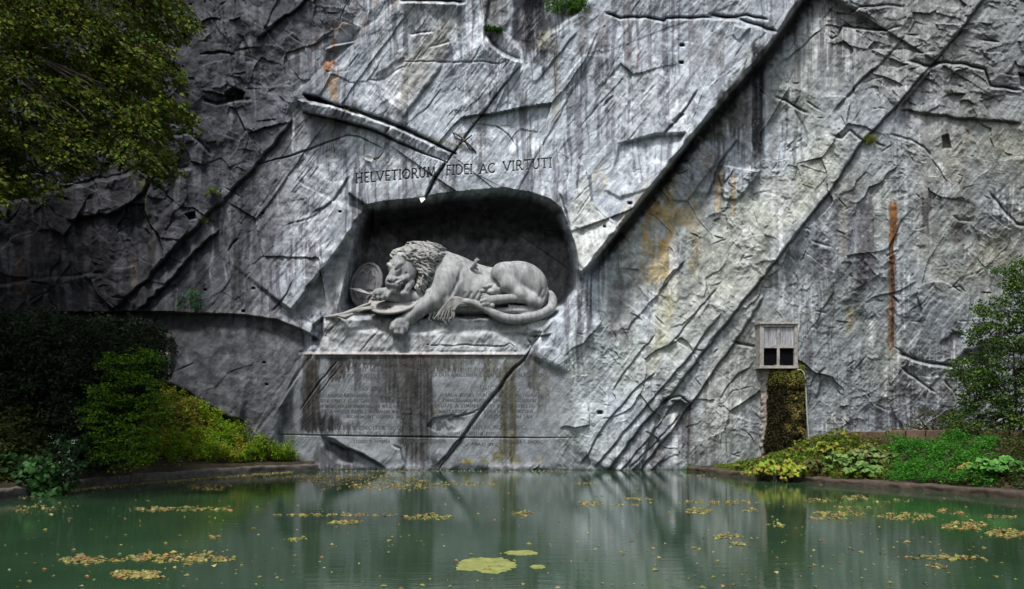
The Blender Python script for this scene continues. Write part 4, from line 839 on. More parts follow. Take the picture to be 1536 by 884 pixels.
# haunch, folded hind leg
E(782, 420, 35.65, 37, .82, 27, .2, (0, 14, 0)); E(803, 436, 35.75, 19, .75, 27, .25, (0, -18, 0)); E(756, 409, 35.45, 18, .62, 15, .2)
CP([(752, 412, 35.2, 14), (762, 428, 35.05, 12), (780, 442, 35.0, 10), (797, 449, 35.0, 9)], .18)
CP([(798, 452, 34.98, 9.5), (806, 455, 35.05, 9)], .12)
CP([(796, 450, 34.95, 6.8), (770, 447.5, 34.9, 6.2), (747, 449.5, 34.85, 6.8), (732, 452, 34.8, 7.6)], .05)
CP([(762, 440, 35.1, 3), (785, 441, 35.0, 3)], .06)
for (x, y, Y) in ((724, 447, 34.75), (722.5, 452, 34.68), (725, 457, 34.68), (731, 459.5, 34.72)): CP([(x+7, y-1, Y, 4), (x, y, Y, 3.3)], .03)
for (x, y) in ((722, 459), (729, 462), (735, 461)): CP([(x, y-2, 34.66, 1.3), (x+1.5, y+2, 34.68, .6)], .02)
# far hind paw turned up
E(741, 436, 35.2, 13, .35, 9, .1)
for (x, y) in ((728, 431), (724.5, 437), (726, 443), (735, 429)): E(x, y, 34.98, 4.3, .15, 3.4, .03)
E(737, 438, 34.95, 6, .15, 4, .04)
for k_ in range(9): CP([(764+k_*4.4, 458.5+.25*k_, 34.98, 1.7), (766+k_*4.4, 461+.25*k_, 34.95, .9)], .03)
for k_ in range(10):
    a0 = k_/9; CP([(820-8*a0*a0-2, 431+26*a0, 35.45-.3*a0, 2.2), (823-10*a0, 434+26*a0, 35.4-.3*a0, 1.)], .03)
# tail
tp = [(812, 440, 36.2, 6), (824, 442, 35.8, 6.2), (829, 452, 35.5, 6.5), (826, 463, 35.25, 6.8), (812, 471, 35.05, 7), (792, 477, 34.9, 7), (768, 479, 34.82, 6.8), (748, 474, 34.8, 6.2), (732, 465, 34.8, 5.6), (716, 457, 34.8, 5), (703, 453, 34.82, 4.5), (690, 453, 34.85, 4.2), (680, 457, 34.85, 5)]
def smooth_pts(tp, n=4):
    out = []
    for i in range(len(tp)-1):
        p0 = np.array(tp[max(i-1, 0)]); p1 = np.array(tp[i]); p2 = np.array(tp[i+1]); p3 = np.array(tp[min(i+2, len(tp)-1)])
        for t in np.arange(n)/n: out.append(tuple(.5*((2*p1)+(-p0+p2)*t+(2*p0-5*p1+4*p2-p3)*t*t+(-p0+3*p1-3*p2+p3)*t**3)))
    return out+[tp[-1]]
CP(smooth_pts(tp), .04)
# carved pad of rock under hind foot
E(772, 468, 35.35, 46, .5, 7, .1)
# head: skull, brow, nose, muzzle, open mouth, jaw
E(608, 402, 35.45, 25, .72, 24, .2)
E(609, 411, 35.08, 13, .36, 15, .15)
CP([(601, 389, 35.0, 11), (595, 400, 34.84, 8), (588.5, 415, 34.64, 6.2)], .14)
E(588, 419.5, 34.58, 7, .20, 5, .08); CP([(583, 417, 34.6, 3), (592, 419, 34.55, 3.4)], .06)
E(594, 427, 34.72, 12, .32, 8.5, .12, (0, 20, 0)); E(584.5, 424, 34.75, 6.5, .24, 9, .1)
CP([(596, 422, 34.72, 6), (610, 417, 34.85, 5), (616, 412, 35.0, 5)], .08)
E(591, 436, 34.78, 7.5, .24, 7, .05)
CP([(615, 424, 35.05, 7), (609, 434, 34.86, 6.5), (606, 441, 34.78, 6)], .06)
E(607, 441, 34.75, 7.2, .24, 5.6, .06)
E(601.5, 431, 34.55, 3.8, .55, 9.5, .03, (0, 38, 0), sub=True); E(604.5, 425, 34.62, 9, .34, 3.0, .03, (0, -25, 0), sub=True)
for k_ in range(4): CP([(603+k_*3.2, 444-k_*3.5, 34.6, .9), (607+k_*2.6, 437-k_*3.2, 34.58, .9)], .02)
for k_ in range(3): CP([(597.5+k_*3, 427-k_*1.4, 34.52, 1.2), (598+k_*3, 430.5-k_*1.4, 34.54, .7)], .01)
CP([(582.5, 422.5, 34.5, 1.7), (586, 424, 34.44, 1.9)], .02, True); CP([(590.5, 424, 34.44, 1.8), (593.5, 421.5, 34.48, 1.5)], .02, True)
CP([(588.5, 424, 34.4, .8), (588.6, 432, 34.4, .8)], .02, True)
CP([(583, 397, 34.88, 3.2), (588, 401, 34.72, 3.0)], .08); CP([(590, 401, 34.68, 3.0), (598, 396, 34.70, 3.2), (606, 393, 34.88, 3)], .08)
CP([(581, 402, 34.74, 1.5), (585.5, 405, 34.66, 1.6)], .04, True); CP([(593.5, 405, 34.58, 1.5), (598, 402.5, 34.58, 1.9), (604, 398, 34.68, 1.4)], .04, True)
CP([(590, 394, 34.66, .8), (591, 400, 34.56, 1)], .04, True)
CP([(593, 421, 34.5, 1.3), (598, 420, 34.5, 1.5), (606, 415, 34.62, 1.2), (611, 408, 34.8, .8)], .05, True)
CP([(586, 393, 34.78, .9), (589.5, 399, 34.62, 1)], .03, True)
for (y0, y1) in ((427, 425), (430, 428)):
    for x0 in (594, 598): CP([(x0, y0, 34.40, .6), (x0+1.2, y1, 34.40, .6)], .01, True)
# muscle lines, folds and the spear wound
CP([(694, 398, 35.1, 1.2), (688, 420, 34.95, 1.5), (676, 444, 34.85, 1.2)], .12, True); CP([(742, 412, 35.1, 1.5), (748, 428, 35.0, 2), (762, 440, 35.0, 1.5)], .10, True)
CP([(789, 417, 34.72, .9), (792, 427, 34.72, .9), (797, 436, 34.8, .8)], .03, True); CP([(812, 418, 35.0, 1), (815, 434, 35.1, 1.2), (806, 450, 35.0, 1)], .08, True)
for k_ in range(5): CP([(690+k_*10, 452-k_*.6, 35.02, .9), (697+k_*10, 440-k_*.6, 34.98, .8)], .1, True)
for k_ in range(8): CP([(666+(k_ % 4)*3.2, 402+k_*1.9, 34.98, 1.1), (668+(k_ % 4)*3.2, 398+k_*1.9, 34.98, .8)], .02)
CP([(708, 402, 35.5, 3.2), (714, 398, 35.4, 2.6)], .05)
rs_ = random.Random(3)
body = s.build('body', M_lion, lion)
# mane: locks flowing back and down from the face
head_f = s
g = s; s = Sculpt((-6.6, 34.0, 7.9), (-2.9, 36.9, 11.3), .024)
E(622, 390, 35.7, 32, .80, 23, .15); E(642, 386, 35.7, 24, .85, 22, .15); E(631, 419, 35.35, 13, .50, 25, .15); E(640, 408, 35.45, 13, .6, 20, .15); E(606, 383, 35.35, 20, .55, 11, .1)
E(608, 409, 34.2, 21.5, 1.45, 22.5, .08, (0, -20, 0), sub=True)
base = s.f.copy(); depthm = {}
def fr(px, py):
    p = P(px, py, 35.3); y = None; i = int(np.clip(round((p.x-s.lo[0])/s.st), 0, s.n[0]-1)); j = int(np.clip(round((p.z-s.lo[2])/s.st), 0, s.n[2]-1))
    c = np.where(base[i, :, j] < .02)[0]; return None if len(c) == 0 else s.lo[1]+c[0]*s.st
rs = random.Random(11)
def lock(px, py, an, l, r, curl, lift=.05):
    pts = []; x, y = px, py; ph = rs.uniform(0, 6); last = None; n = 8
    for k in range(n+1):
        t = k/n; Yf = fr(x, y)
        if Yf is None: Yf = (last+.08) if last else None
        if Yf is None: return
        last = Yf; pts.append((x, y, Yf-lift*math.sin(math.pi*min(1, t*1.15+.1))-.02, max(.5, r*(.75+.4*math.sin(math.pi*t))*(1-.75*t*t))))
        aa = an+curl*math.sin(ph+t*5.2)+t*.35; x += math.cos(aa)*l/n; y += math.sin(aa)*l/n
    CP(pts, .012)
def flow(px, py):
    a0 = math.atan2(py-405, px-606); top = 1-min(1, max(0, (py-372)/40)); dn = min(1, max(0, (py-395)/35)); 
    vx = math.cos(a0)*.45+.9*(1-dn)+.12*dn; vy = math.sin(a0)*.45*(1-top)+.22*top+1.0*dn+.25
    return math.atan2(vy, vx)
mane_px = [(588, 384), (596, 371), (612, 365), (640, 362), (660, 366), (668, 378), (664, 390), (655, 402), (646, 410), (646, 428), (638, 442), (624, 448), (617, 440), (616, 420), (610, 404), (600, 392)]
spots_ = []
while len(spots_) < 135:
    x, y = rs.uniform(584, 668), rs.uniform(362, 446)
    if not bool(sd_poly_np(np.array([x]), np.array([y]), mane_px)[0] < 0): continue
    if all((x-a_)**2+((y-b_)*1.2)**2 > 13 for a_, b_ in spots_) or rs.random() < .05: spots_.append((x, y))
for (x, y) in spots_:
    l = rs.uniform(17, 27); fa = flow(x, y); x0 = x-math.cos(fa)*l*.3; y0 = y-math.sin(fa)*l*.3
    lock(x0, y0, fa+rs.uniform(-.25, .25), l, rs.uniform(1.3, 2.0), rs.uniform(.35, .75), rs.uniform(.03, .10))
for k in range(10):
    a_ = math.radians(205+k*17); lock(604+20*math.cos(a_), 403+17*math.sin(a_), a_+1.2*(1 if k > 3 else -1)+rs.uniform(-.3, .3), 7.5, 1.5, .6, .07)
for k in range(12): lock(614+rs.uniform(-1, 2)+k*.5, 404+k*3.3, math.radians(70)+rs.uniform(-.2, .3), 12, 1.7, .8, .12)
# ear
E(599, 380, 34.95, 8, .16, 7, .05, (0, -25, 0)); E(599.5, 381, 34.78, 5, .16, 4, .03, (0, -25, 0), sub=True)
s.build('mane', M_lionmane, lion)
s = Sculpt((-3.7, 34.2, 6.6), (-1.8, 35.8, 8.6), .022)
for k in range(13):
    o_ = (k-6)*1.5; ph = rs.uniform(-1, 1); dz = .05*(k % 2)
    CP(smooth_pts([(700, 453.5+o_*.2, 34.80+dz, 1.9), (688, 452+o_*.55, 34.74+dz, 1.8), (678+o_*.35, 457+o_*.95+ph, 34.70+dz, 1.7), (671+o_*1.1, 465+ph, 34.72+dz, 1.6), (668+o_*1.5+ph*1.5, 474, 34.72+dz, 1.3), (665+o_*1.6-ph*2, 482-abs(o_)*.3, 34.74, .6)], 3), .006)
s.build('tail_tuft', M_lionmane, lion)
# lances and shields
def stub(p, q, r, name, label, cat):
    m = MB(); m.tube([p, p.lerp(q, .5), q], [r, r*.95, r*.7], 8); e_ = tag(m.build(name, M_lion, None, True), label, cat); return e_
m = MB(); m.tube([P(707, 405, 35.35), P(711, 398, 35.2), P(715, 390, 35.12)], [.10, .085, .08], 9); m.tube([P(712, 391, 35.14), P(719, 390, 35.1)], [.07, .05], 8); m.tube([P(714, 391, 35.14), P(716, 387, 35.1)], [.06, .03], 8)
tag(m.build('broken_lance', M_lion, None, True), 'short broken lance stub stuck in the back of the lion', 'lance')
def disc(name, c, rx, ry, nrm, up, label, m, dome=.10, rim=.05, th=.13):
    nrm = Vector(nrm).normalized(); X_ = Vector(up).cross(nrm).normalized(); Y_ = nrm.cross(X_); e_ = empty(name, c, label, 'shield')
    prof = [(0, dome), (.3, dome*.93), (.6, dome*.68), (.84, dome*.3), (.865, dome*.25+.0), (.88, dome*.2+rim), (.97, rim*.7+.01), (1, 0), (1, -th*.6), (.96, -th), (0, -th)]; n = 72; vs = []; fs = []
    for (r, h) in prof:
        for k in range(n): t = 2*math.pi*k/n; vs.append(c+X_*(r*rx*math.cos(t))+Y_*(r*ry*math.sin(t))+nrm*h)
    for i in range(len(prof)-1):
        for k in range(n): fs.append((i*n+k, i*n+(k+1) % n, (i+1)*n+(k+1) % n, (i+1)*n+k))
    mm = MB(); mm.add(vs, fs); ob = mm.build('plate', m, e_, True)
    def at(u, v, h=.0): r2 = u*u+v*v; return c+X_*(u*rx)+Y_*(v*ry)+nrm*(dome*(1-r2*.95)+h)
    return e_, at
sh, at = disc('standing_shield', P(549, 427.5, 36.15), U(28), U(35.5), (-.34, -.92, .16), (.12, 0, 1), 'dark oval stone shield with a cross, leaning in the left corner of the niche', M_shield_dark)
m = MB()
def bar(m, at, p, q, wv, h=.035):
    (ax, ay), (bx, by) = p, q; l = math.hypot(bx-ax, by-ay); nx, ny = -(by-ay)/l*wv, (bx-ax)/l*wv; k = 8; vs = []
    for i in range(k+1):
        t = i/k; x, y = ax+(bx-ax)*t, ay+(by-ay)*t
        vs += [at(x-nx, y-ny, -.01), at(x-nx, y-ny, h), at(x+nx, y+ny, h), at(x+nx, y+ny, -.01)]
    fs = [(i*4+j, i*4+j+1, (i+1)*4+j+1, (i+1)*4+j) for i in range(k) for j in range(3)]+[(0, 1, 2, 3), (k*4+3, k*4+2, k*4+1, k*4)]
    m.add(vs, fs)
bar(m, at, (-.62, -.05), (.62, -.05), .17, .05); bar(m, at, (0, -.62), (0, .6), .17, .053)
m.build('cross_emblem', M_shield_dark, sh)
for q in (((-.6, .3), (-.3, .62)), ((.25, .65), (.5, .35)), ((-.55, -.3), (-.25, -.62)), ((.3, -.6), (.55, -.35)), ((-.3, .62), (.02, .45)), ((.02, .45), (.25, .68))):
    m = MB(); bar(m, at, *q, .022, .07); m.build('relief_line', M_shield_pale, sh)
sh2, at2 = disc('fallen_shield', P(592, 451, 35.30), U(40), U(36), (-.10, -.62, .78), (0, .8, .6), 'pale round stone shield with a lily emblem, lying under the chin of the lion', M_shield_pale, .05, .04, .10)
m = MB()
def petal(pts, wv): 
    for p, q in zip(pts, pts[1:]): bar(m, at2, p, q, wv, .03)
petal([(-.22, -.70), (-.24, -.56), (-.22, -.44)], .022); petal([(-.22, -.60), (-.31, -.50), (-.36, -.58), (-.32, -.64)], .016); petal([(-.22, -.60), (-.13, -.50), (-.08, -.58), (-.12, -.64)], .016)
m.build('lily_emblem', M_groove, sh2)
m = MB()
m.add([P(522, 432, 35.72), P(540, 433, 35.55), P(561, 443, 35.4), P(543, 442.5, 35.55), P(541, 438, 35.42), P(541, 438, 35.7)], [(0, 1, 4), (1, 2, 4), (2, 3, 4), (3, 0, 4), (1, 0, 5), (2, 1, 5), (3, 2, 5), (0, 3, 5)])
m.tube([P(556, 441, 35.42), P(572, 446, 35.3)], [.10, .08], 8)
tag(m.build('spear_head', M_shield_pale), 'leaf-shaped stone spear head lying across the dark standing shield', 'spear')
m = MB(); m.tube([P(487, 476, 34.95), P(500, 474.5, 34.8), P(515, 472, 34.75), P(530, 467, 34.75), P(545, 464, 34.8), P(560, 461, 35.0)], [.05, .09, .10, .12, .10, .08], 9)
m.tube([P(505, 473, 34.75), P(518, 476, 34.68), P(530, 471, 34.66)], [.04, .12, .05], 8); m.tube([P(528, 466, 34.8), P(545, 459, 34.9), P(556, 455, 35.1)], [.07, .07, .05], 8); m.tube([P(536, 468, 34.7), P(548, 464, 34.75), P(562, 463, 34.85)], [.03, .06, .06], 8)
tag(m.build('carved_lance', M_shield_pale, None, True), 'pale broken lance shaft carved along the left edge of the ledge', 'lance')

# ================================================================== SPRING: wooden hatch, mossy column, pipe
def smin(x0, x1, y0, y1): w_ = win(x0, x1, y0, y1); return float(Yd[w_].min())
Yw0 = smin(1136, 1200, 486, 556); YF = Yw0-.14
hat = empty('wooden_hatch', P(1168, 552, YF+.2), 'grey wooden shutter box with two boarded and two open black squares on the rock', 'hatch')
def fbox(m, x0, x1, y0, y1, f, bk, j=.006):
    p = P(x0, y1, YF); q = P(x1, y0, YF); m.box(p.x, q.x, YF+f, YF+bk, p.z, q.z, j)
m = MB(); fbox(m, 1139.5, 1145, 487, 551, -.06, .75); fbox(m, 1191, 1196, 487, 551, -.063, .75); fbox(m, 1145.2, 1190.8, 487, 491, -.05, .7); fbox(m, 1138.5, 1197, 549, 553, -.11, .75); fbox(m, 1138, 1197.5, 484, 487, -.13, .8)
m.build('frame', M_wood, hat, bevel=.012)
m = MB(); fbox(m, 1165.5, 1169.5, 491.2, 549, -.02, .05); fbox(m, 1145.2, 1165.3, 518, 522.5, -.03, .04); fbox(m, 1169.7, 1190.8, 518, 522.5, -.03, .04); m.build('glazing_bar', M_wood, hat, bevel=.008)
m = MB()
for (a0, a1) in ((1145.2, 1165.3), (1169.7, 1190.8)):
    n = 5
    for k in range(n): fbox(m, a0+(a1-a0)*k/n+.12, a0+(a1-a0)*(k+1)/n-.12, 491.3, 517.8, .015+.006*(k % 2), .05, .002)
m.build('board', M_pane, hat)
m = MB()
for (a0, a1) in ((1145.2, 1165.3), (1169.7, 1190.8)): fbox(m, a0, a1, 522.7, 548.8, .10, .13, 0)
m.build('dark_opening', M_black, hat)
# mossy column of tufa with a pale crust on its left
s = Sculpt(tuple(P(1136, 690, 34.6)-Vector((0, 1.6, 0))), tuple(P(1216, 548, 36)), .045)
YM = min(Yw0, smin(1145, 1210, 555, 665))
for k in range(70):
    t = rs.random(); px_ = rs.uniform(1155, 1203); E(px_, 556+t*112, YM+.12-.12*math.sin(t*3)*rs.random()-.14*(px_ > 1178), rs.uniform(2, 5), rs.uniform(.12, .3), rs.uniform(6, 18), .12)
CP([(1166, 556, YM+.25, 9), (1164, 610, YM+.3, 9), (1160, 668, YM+.2, 12)], .1); CP([(1196, 556, YM+.15, 9), (1195, 610, YM+.2, 10), (1192, 668, YM+.2, 12)], .1); CP([(1180, 556, YM+.4, 10), (1180, 668, YM+.4, 12)], .1)
E(1190, 572, YM-.12, 14, .42, 12, .1); E(1193, 594, YM-.05, 11, .36, 11, .06); E(1191, 621, YM-.14, 10, .42, 12, .06); E(1194, 645, YM-.06, 9, .36, 12, .06); E(1164, 575, YM+.1, 9, .3, 10, .06)
col_ = empty('mossy_column', P(1180, 672, YM+.3), 'tall mossy dark rock column dripping below the wooden hatch', 'mossy rock')
rocko = s.build('rock_core', M_mosscore, col_)
mv = np.array([v.co[:] for v in rocko.data.vertices]); mn_ = np.array([v.normal[:] for v in rocko.data.vertices])
s = Sculpt(tuple(P(1134, 690, 34.6)-Vector((0, 1.6, 0))), tuple(P(1170, 548, 36)), .04)
YR = smin(1140, 1156, 560, 660); CP([(1150, 553, YR+.12, 7), (1151, 600, YR+.12, 7), (1149, 640, YR+.12, 6), (1145, 678, YR+.12, 5)], .1)
for k in range(150): E(rs.uniform(1142, 1156)-(k > 110)*2, 554+k*.78, YR+.02+rs.uniform(0, .1), rs.uniform(1.2, 3.5), rs.uniform(.05, .14), rs.uniform(1.5, 5), .05)
s.build('pale_crust', M_mortar, col_)
m = MB(); m.tube([P(1196, 555, YM-.25), P(1201, 555, YM-.3), P(1205, 558, YM-.3), P(1207.5, 566, YM-.3), P(1211, 630, YM-.25), P(1213, 658, YM-.25), P(1216, 664, YM-.25), P(1224, 665, YM-.2)], .035, 8)
tag(m.build('drain_pipe', M_pipe, None, True), 'thin grey drain pipe running down the right side of the mossy column', 'pipe')
Yp = surf(1080, 655)
m = MB(); m.tube([P(1080, 661, Yp+.02), P(1080, 659, Yp-.18), P(1080, 648, Yp-.2)], [.03, .03, .03], 6); m.tube([P(1080, 649, Yp-.2), P(1080, 646, Yp-.2)], [.05, .05], 6); m.tube([P(1073, 653, Yp+.02), P(1067, 647, Yp-.02)], .02, 6)
tag(m.build('iron_pin', M_pipe), 'small iron pin set in the rock left of the mossy column', 'pin')
# iron straps over the crack above the words, small metal bracket left of them
Yc = smin(672, 716, 196, 232)-.02
m = MB()
m.tube([P(679, 199, Yc), P(690, 204, Yc-.05), P(697, 212, Yc-.08), P(704, 218, Yc-.05), P(714, 228, Yc)], [.03, .055, .06, .05, .03], 7)
m.tube([P(692, 214, Yc-.03), P(697, 211, Yc-.12), P(708, 203, Yc-.03)], [.04, .05, .03], 7)
m.tube([P(679, 199, Yc+.04), P(684, 207, Yc-.02), P(694, 211, Yc-.07)], [.025, .03, .03], 6); m.tube([P(698, 213, Yc-.07), P(703, 222, Yc-.02), P(714, 228, Yc+.03)], [.03, .03, .025], 6)
tag(m.build('iron_strap', M_iron, None, True), 'rusty iron straps crossed over the crack above the carved words', 'strap')
Yb = smin(545, 578, 224, 244)
m = MB(); m.add([P(545, 235, Yb-.03), P(553, 233, Yb-.22), P(562, 238, Yb-.25), P(557, 243, Yb-.15), P(548, 240, Yb-.03), P(553, 238, Yb+.05)], [(0, 1, 2), (0, 2, 3), (0, 3, 4), (1, 0, 5), (2, 1, 5), (3, 2, 5), (4, 3, 5), (0, 4, 5)])
m.build('plate', M_white, (br := empty('metal_bracket', P(558, 238, Yb-.1), 'small pale metal bracket on the rock left above the carved words', 'bracket')))
m = MB(); m.tube([P(560, 239, Yb-.22), P(568, 236, Yb-.15), P(575, 227, Yb-.05)], [.05, .06, .02], 7); m.build('hook', M_iron, br, True)
Yb = smin(628, 640, 294, 305)
m = MB(); m.add([P(629, 297, Yb-.05), P(637, 296, Yb-.16), P(638, 299, Yb-.16), P(632, 304.5, Yb-.12), P(633, 299, Yb+.04)], [(0, 1, 2, 3), (1, 0, 4), (2, 1, 4), (3, 2, 4), (0, 3, 4)])
tag(m.build('metal_spout', M_white), 'small white metal spout at the lip of the niche where the crack ends', 'spout')
# small opening in the left wall
Yo = smin(234, 258, 505, 565)-.02
lo_ = empty('wall_recess', P(246, 540, Yo), 'small framed recess with a grey panel in the dark rock wall beside the yew', 'recess')
m = MB()
for (x0, x1, y0, y1) in ((235, 238, 506, 562), (253, 256, 506, 562), (238.2, 252.8, 506, 509), (238.2, 252.8, 534, 536.5)):
    p = P(x0, y1, Yo); q = P(x1, y0, Yo); m.box(p.x, q.x, Yo-.08, Yo+.4, p.z, q.z, .01)
m.build('frame', M_kerb, lo_)
m = MB(); p = P(238.1, 533.8, Yo); q = P(252.9, 509.2, Yo); m.box(p.x, q.x, Yo-.0, Yo+.2, p.z, q.z); m.build('panel', M_wood, lo_)
m = MB(); p = P(238.1, 560, Yo); q = P(252.9, 536.7, Yo); m.box(p.x, q.x, Yo+.02, Yo+.2, p.z, q.z); m.build('dark_opening', M_black, lo_)
# rocks under the left wall
def rock(name, c, r, seed, m_, label, cat='rock'):
    s_ = Sculpt([c[i]-r[i]*1.35 for i in range(3)], [c[i]+r[i]*1.35 for i in range(3)], min(r)/14); q = random.Random(seed); s_.ell(c, [v*.8 for v in r], .1)
    for k in range(7):
        o_ = [q.uniform(-.45, .45)*v for v in r]; s_.ell([c[i]+o_[i] for i in range(3)], [v*q.uniform(.35, .6) for v in r], .05, (q.uniform(0, 90), q.uniform(0, 90), 0))
    return tag(s_.build(name, m_), label, cat)
# ================================================================== FOLIAGE
def unit(v): return v/np.maximum(np.linalg.norm(v, axis=-1, keepdims=True), 1e-9)
T_small = (np.array([[0, 0, 0], [-.32, .45, .10], [0, 1, -.12], [.32, .45, .10]]), np.array([[0, 1, 2, 3]]))
_r = [(0, .03, 0), (.3, .42, .05), (.65, .36, .0), (1, .02, -.22)]
T_big = (np.array([[x*w_, u, z+(0 if x == 0 else .06*w_*2)] for (u, w_, z) in _r for x in (-1, 0, 1)]), np.array([[i*3+j, i*3+j+1, (i+1)*3+j+1, (i+1)*3+j] for i in range(3) for j in range(2)]))
T_blade = (np.array([[-.05, 0, 0], [-.04, .5, .05], [0, 1, -.1], [.04, .5, .05]]), np.array([[0, 1, 2, 3]]))
def leaves(name, pos, dirs, size, cols, T=T_small, m=M_leaf, parent=None, roll=.75, seed=0):
    r = np.random.default_rng(seed+len(pos)); n = len(pos); y = unit(dirs); up = np.array([0, -.35, .8])+r.normal(0, roll, (n, 3)); x = unit(np.cross(y, up)); z = np.cross(x, y)
    tv, tf = T; sc = np.broadcast_to(np.asarray(size).reshape(-1, 1, 1), (n, 1, 1))
    V = pos[:, None, :]+sc*(tv[None, :, 0:1]*x[:, None, :]+tv[None, :, 1:2]*y[:, None, :]+tv[None, :, 2:3]*z[:, None, :])
    F_ = (tf[None]+(np.arange(n)*len(tv))[:, None, None]).reshape(-1, 4)
    return mesh_np(name, V.reshape(-1, 3), F_, m, parent, False, np.repeat(cols, len(tv), 0))
def pal(n, cols, r, var=.25):
    cols = np.array(cols); c = cols[r.integers(0, len(cols), n)]; return np.clip(c*(1+r.normal(0, var, (n, 1))), .004, .8)
def sprays(cen, nl, sx, sz, r, out=None, droop=.35):
    """leaf positions and directions of leafy twigs around centres; each twig is a flat drooping fan"""
    k = len(cen); az = r.uniform(0, 2*np.pi, k)
    if out is not None: az = np.arctan2(out[:, 1], out[:, 0])+r.normal(0, .7, k)
    u = np.repeat(np.stack([np.cos(az), np.sin(az), -droop+r.normal(0, .2, k)], 1), nl, 0); v = np.repeat(np.stack([-np.sin(az), np.cos(az), r.normal(0, .15, k)], 1), nl, 0)
    t = r.uniform(-1, 1, (k*nl, 1)); q = r.normal(0, .35, (k*nl, 1)); h = r.normal(0, 1, (k*nl, 1))
    pos = np.repeat(cen, nl, 0)+u*t*sx+v*q*sx*(1-.4*t)+np.array([0, 0, 1.])*(h*sz-.18*sx*(t**2))
    d_ = u*.8+v*np.sign(q)*.7+r.normal(0, .35, (k*nl, 3))+np.array([0, 0, -.25]); return pos, d_
def inp(x, y, pts): return sd_poly_np(np.asarray(x, float), np.asarray(y, float), pts) < 0
def px_centres(pts, n, Y0, Y1, r, hole=None):
    x0, x1 = min(p[0] for p in pts), max(p[0] for p in pts); y0, y1 = min(p[1] for p in pts), max(p[1] for p in pts); out = np.zeros((0, 3))
    while len(out) < n:
        x = r.uniform(x0, x1, n*3); y = r.uniform(y0, y1, n*3); Y = r.uniform(Y0, Y1, n*3); k = inp(x, y, pts)
        if hole: k &= fbm(x/hole, y/hole*1.6+Y*.7, 2, 512) > -.28
        x, y, Y = x[k], y[k], Y[k]; out = np.concatenate([out, np.stack([(x-CX)/F*Y, Y, CH+(HY-y)/F*Y], 1)])
    return out[:n]
def branchy(root, ends, r0, r1, name, parent, m_=M_bark, sag=.1, n=6):
    mb_ = MB()
    for e_ in ends:
        a0 = Vector(root); b0 = Vector(e_); l = (b0-a0).length; pts = []
        for k in range(n+1):
            t = k/n; pts.append(a0.lerp(b0, t)+Vector((rs.uniform(-.04, .04)*l*(0 < k < n), rs.uniform(-.04, .04)*l*(0 < k < n), math.sin(math.pi*t)*sag*l)))
        mb_.tube(pts, [r0+(r1-r0)*(k/n) for k in range(n+1)], 6)
    return mb_.build(name, m_, parent, True)
G_tree = [[.055, .095, .008], [.08, .115, .008], [.03, .055, .006], [.02, .038, .006], [.09, .11, .008], [.055, .045, .008]]
# big broad-leaved tree at the upper left
r = np.random.default_rng(21)
tree = empty('broadleaf_tree', (-19.5, 21.5, .6), 'large green broad-leaved tree hanging in from the upper left corner', 'tree')
crown_px = [(-120, -120), (300, -120), (262, -30), (290, 18), (262, 34), (232, 60), (262, 92), (262, 125), (280, 160), (262, 182), (232, 190), (252, 222), (240, 256), (210, 250), (175, 232), (140, 222), (110, 250), (70, 268), (20, 282), (-120, 300)]
cen1 = px_centres(crown_px, 900, 19.5, 24.0, r, 74)
cen1[:, 2] -= .2
x = r.uniform(-31, -11.5, 4000); y = r.uniform(15, 32, 4000); z = r.uniform(9, 28, 4000)
pxx = CX+x/y*F; pyy = HY-(z-CH)/y*F
k = (((x+26)/7)**2+((y-23.5)/9)**2+((z-18)/9.5)**2 < 1) & (((pxx < -30) | (pyy < -45)))
cen2 = np.stack([x, y, z], 1)[k][:1300]  # unseen upper crown, added to shade the left rock
p1, d1 = sprays(cen1, 62, .50, .09, r, np.stack([np.ones(len(cen1)), -.3*np.ones(len(cen1))], 1), .45)
p2, d2 = sprays(cen2, 30, .95, .10, r)
sz = np.concatenate([r.uniform(.09, .19, len(p1)), r.uniform(.22, .34, len(p2))])
leaves('crown', np.concatenate([p1, p2]), np.concatenate([d1, d2]), sz, pal(len(p1)+len(p2), G_tree, r), T_small, M_leaf, tree)
m = MB(); m.tube([(-19.5, 21.5, .2), (-19.6, 21.6, 3), (-19.2, 21.4, 7), (-19.6, 21.8, 11), (-19.9, 22.2, 16), (-20.4, 22.6, 22)], [.62, .48, .42, .34, .24, .1], 14); m.build('trunk', M_bark, tree, True)
for k in range(9):
    z0 = 6.5+k*1.2; e_ = cen1[int(r.integers(0, len(cen1)))] if k % 3 else cen2[int(r.integers(0, len(cen2)))]
    near = cen1[np.argsort(np.linalg.norm(cen1-e_, axis=1))[:4]]
    mb_ = MB(); a0 = Vector((-19.3, 21.5, z0)); b0 = Vector(e_); mid = a0.lerp(b0, .5)+Vector((0, 0, .8)); mb_.tube([a0, a0.lerp(mid, .5)+Vector((0, 0, .2)), mid, mid.lerp(b0, .5), b0], [.16, .12, .08, .05, .02], 7)
    for q in near: mb_.tube([mid.lerp(b0, .4), mid.lerp(Vector(q), .8)+Vector((0, 0, .2)), Vector(q)], [.04, .025, .008], 5)
    mb_.build('limb', M_bark, tree, True)
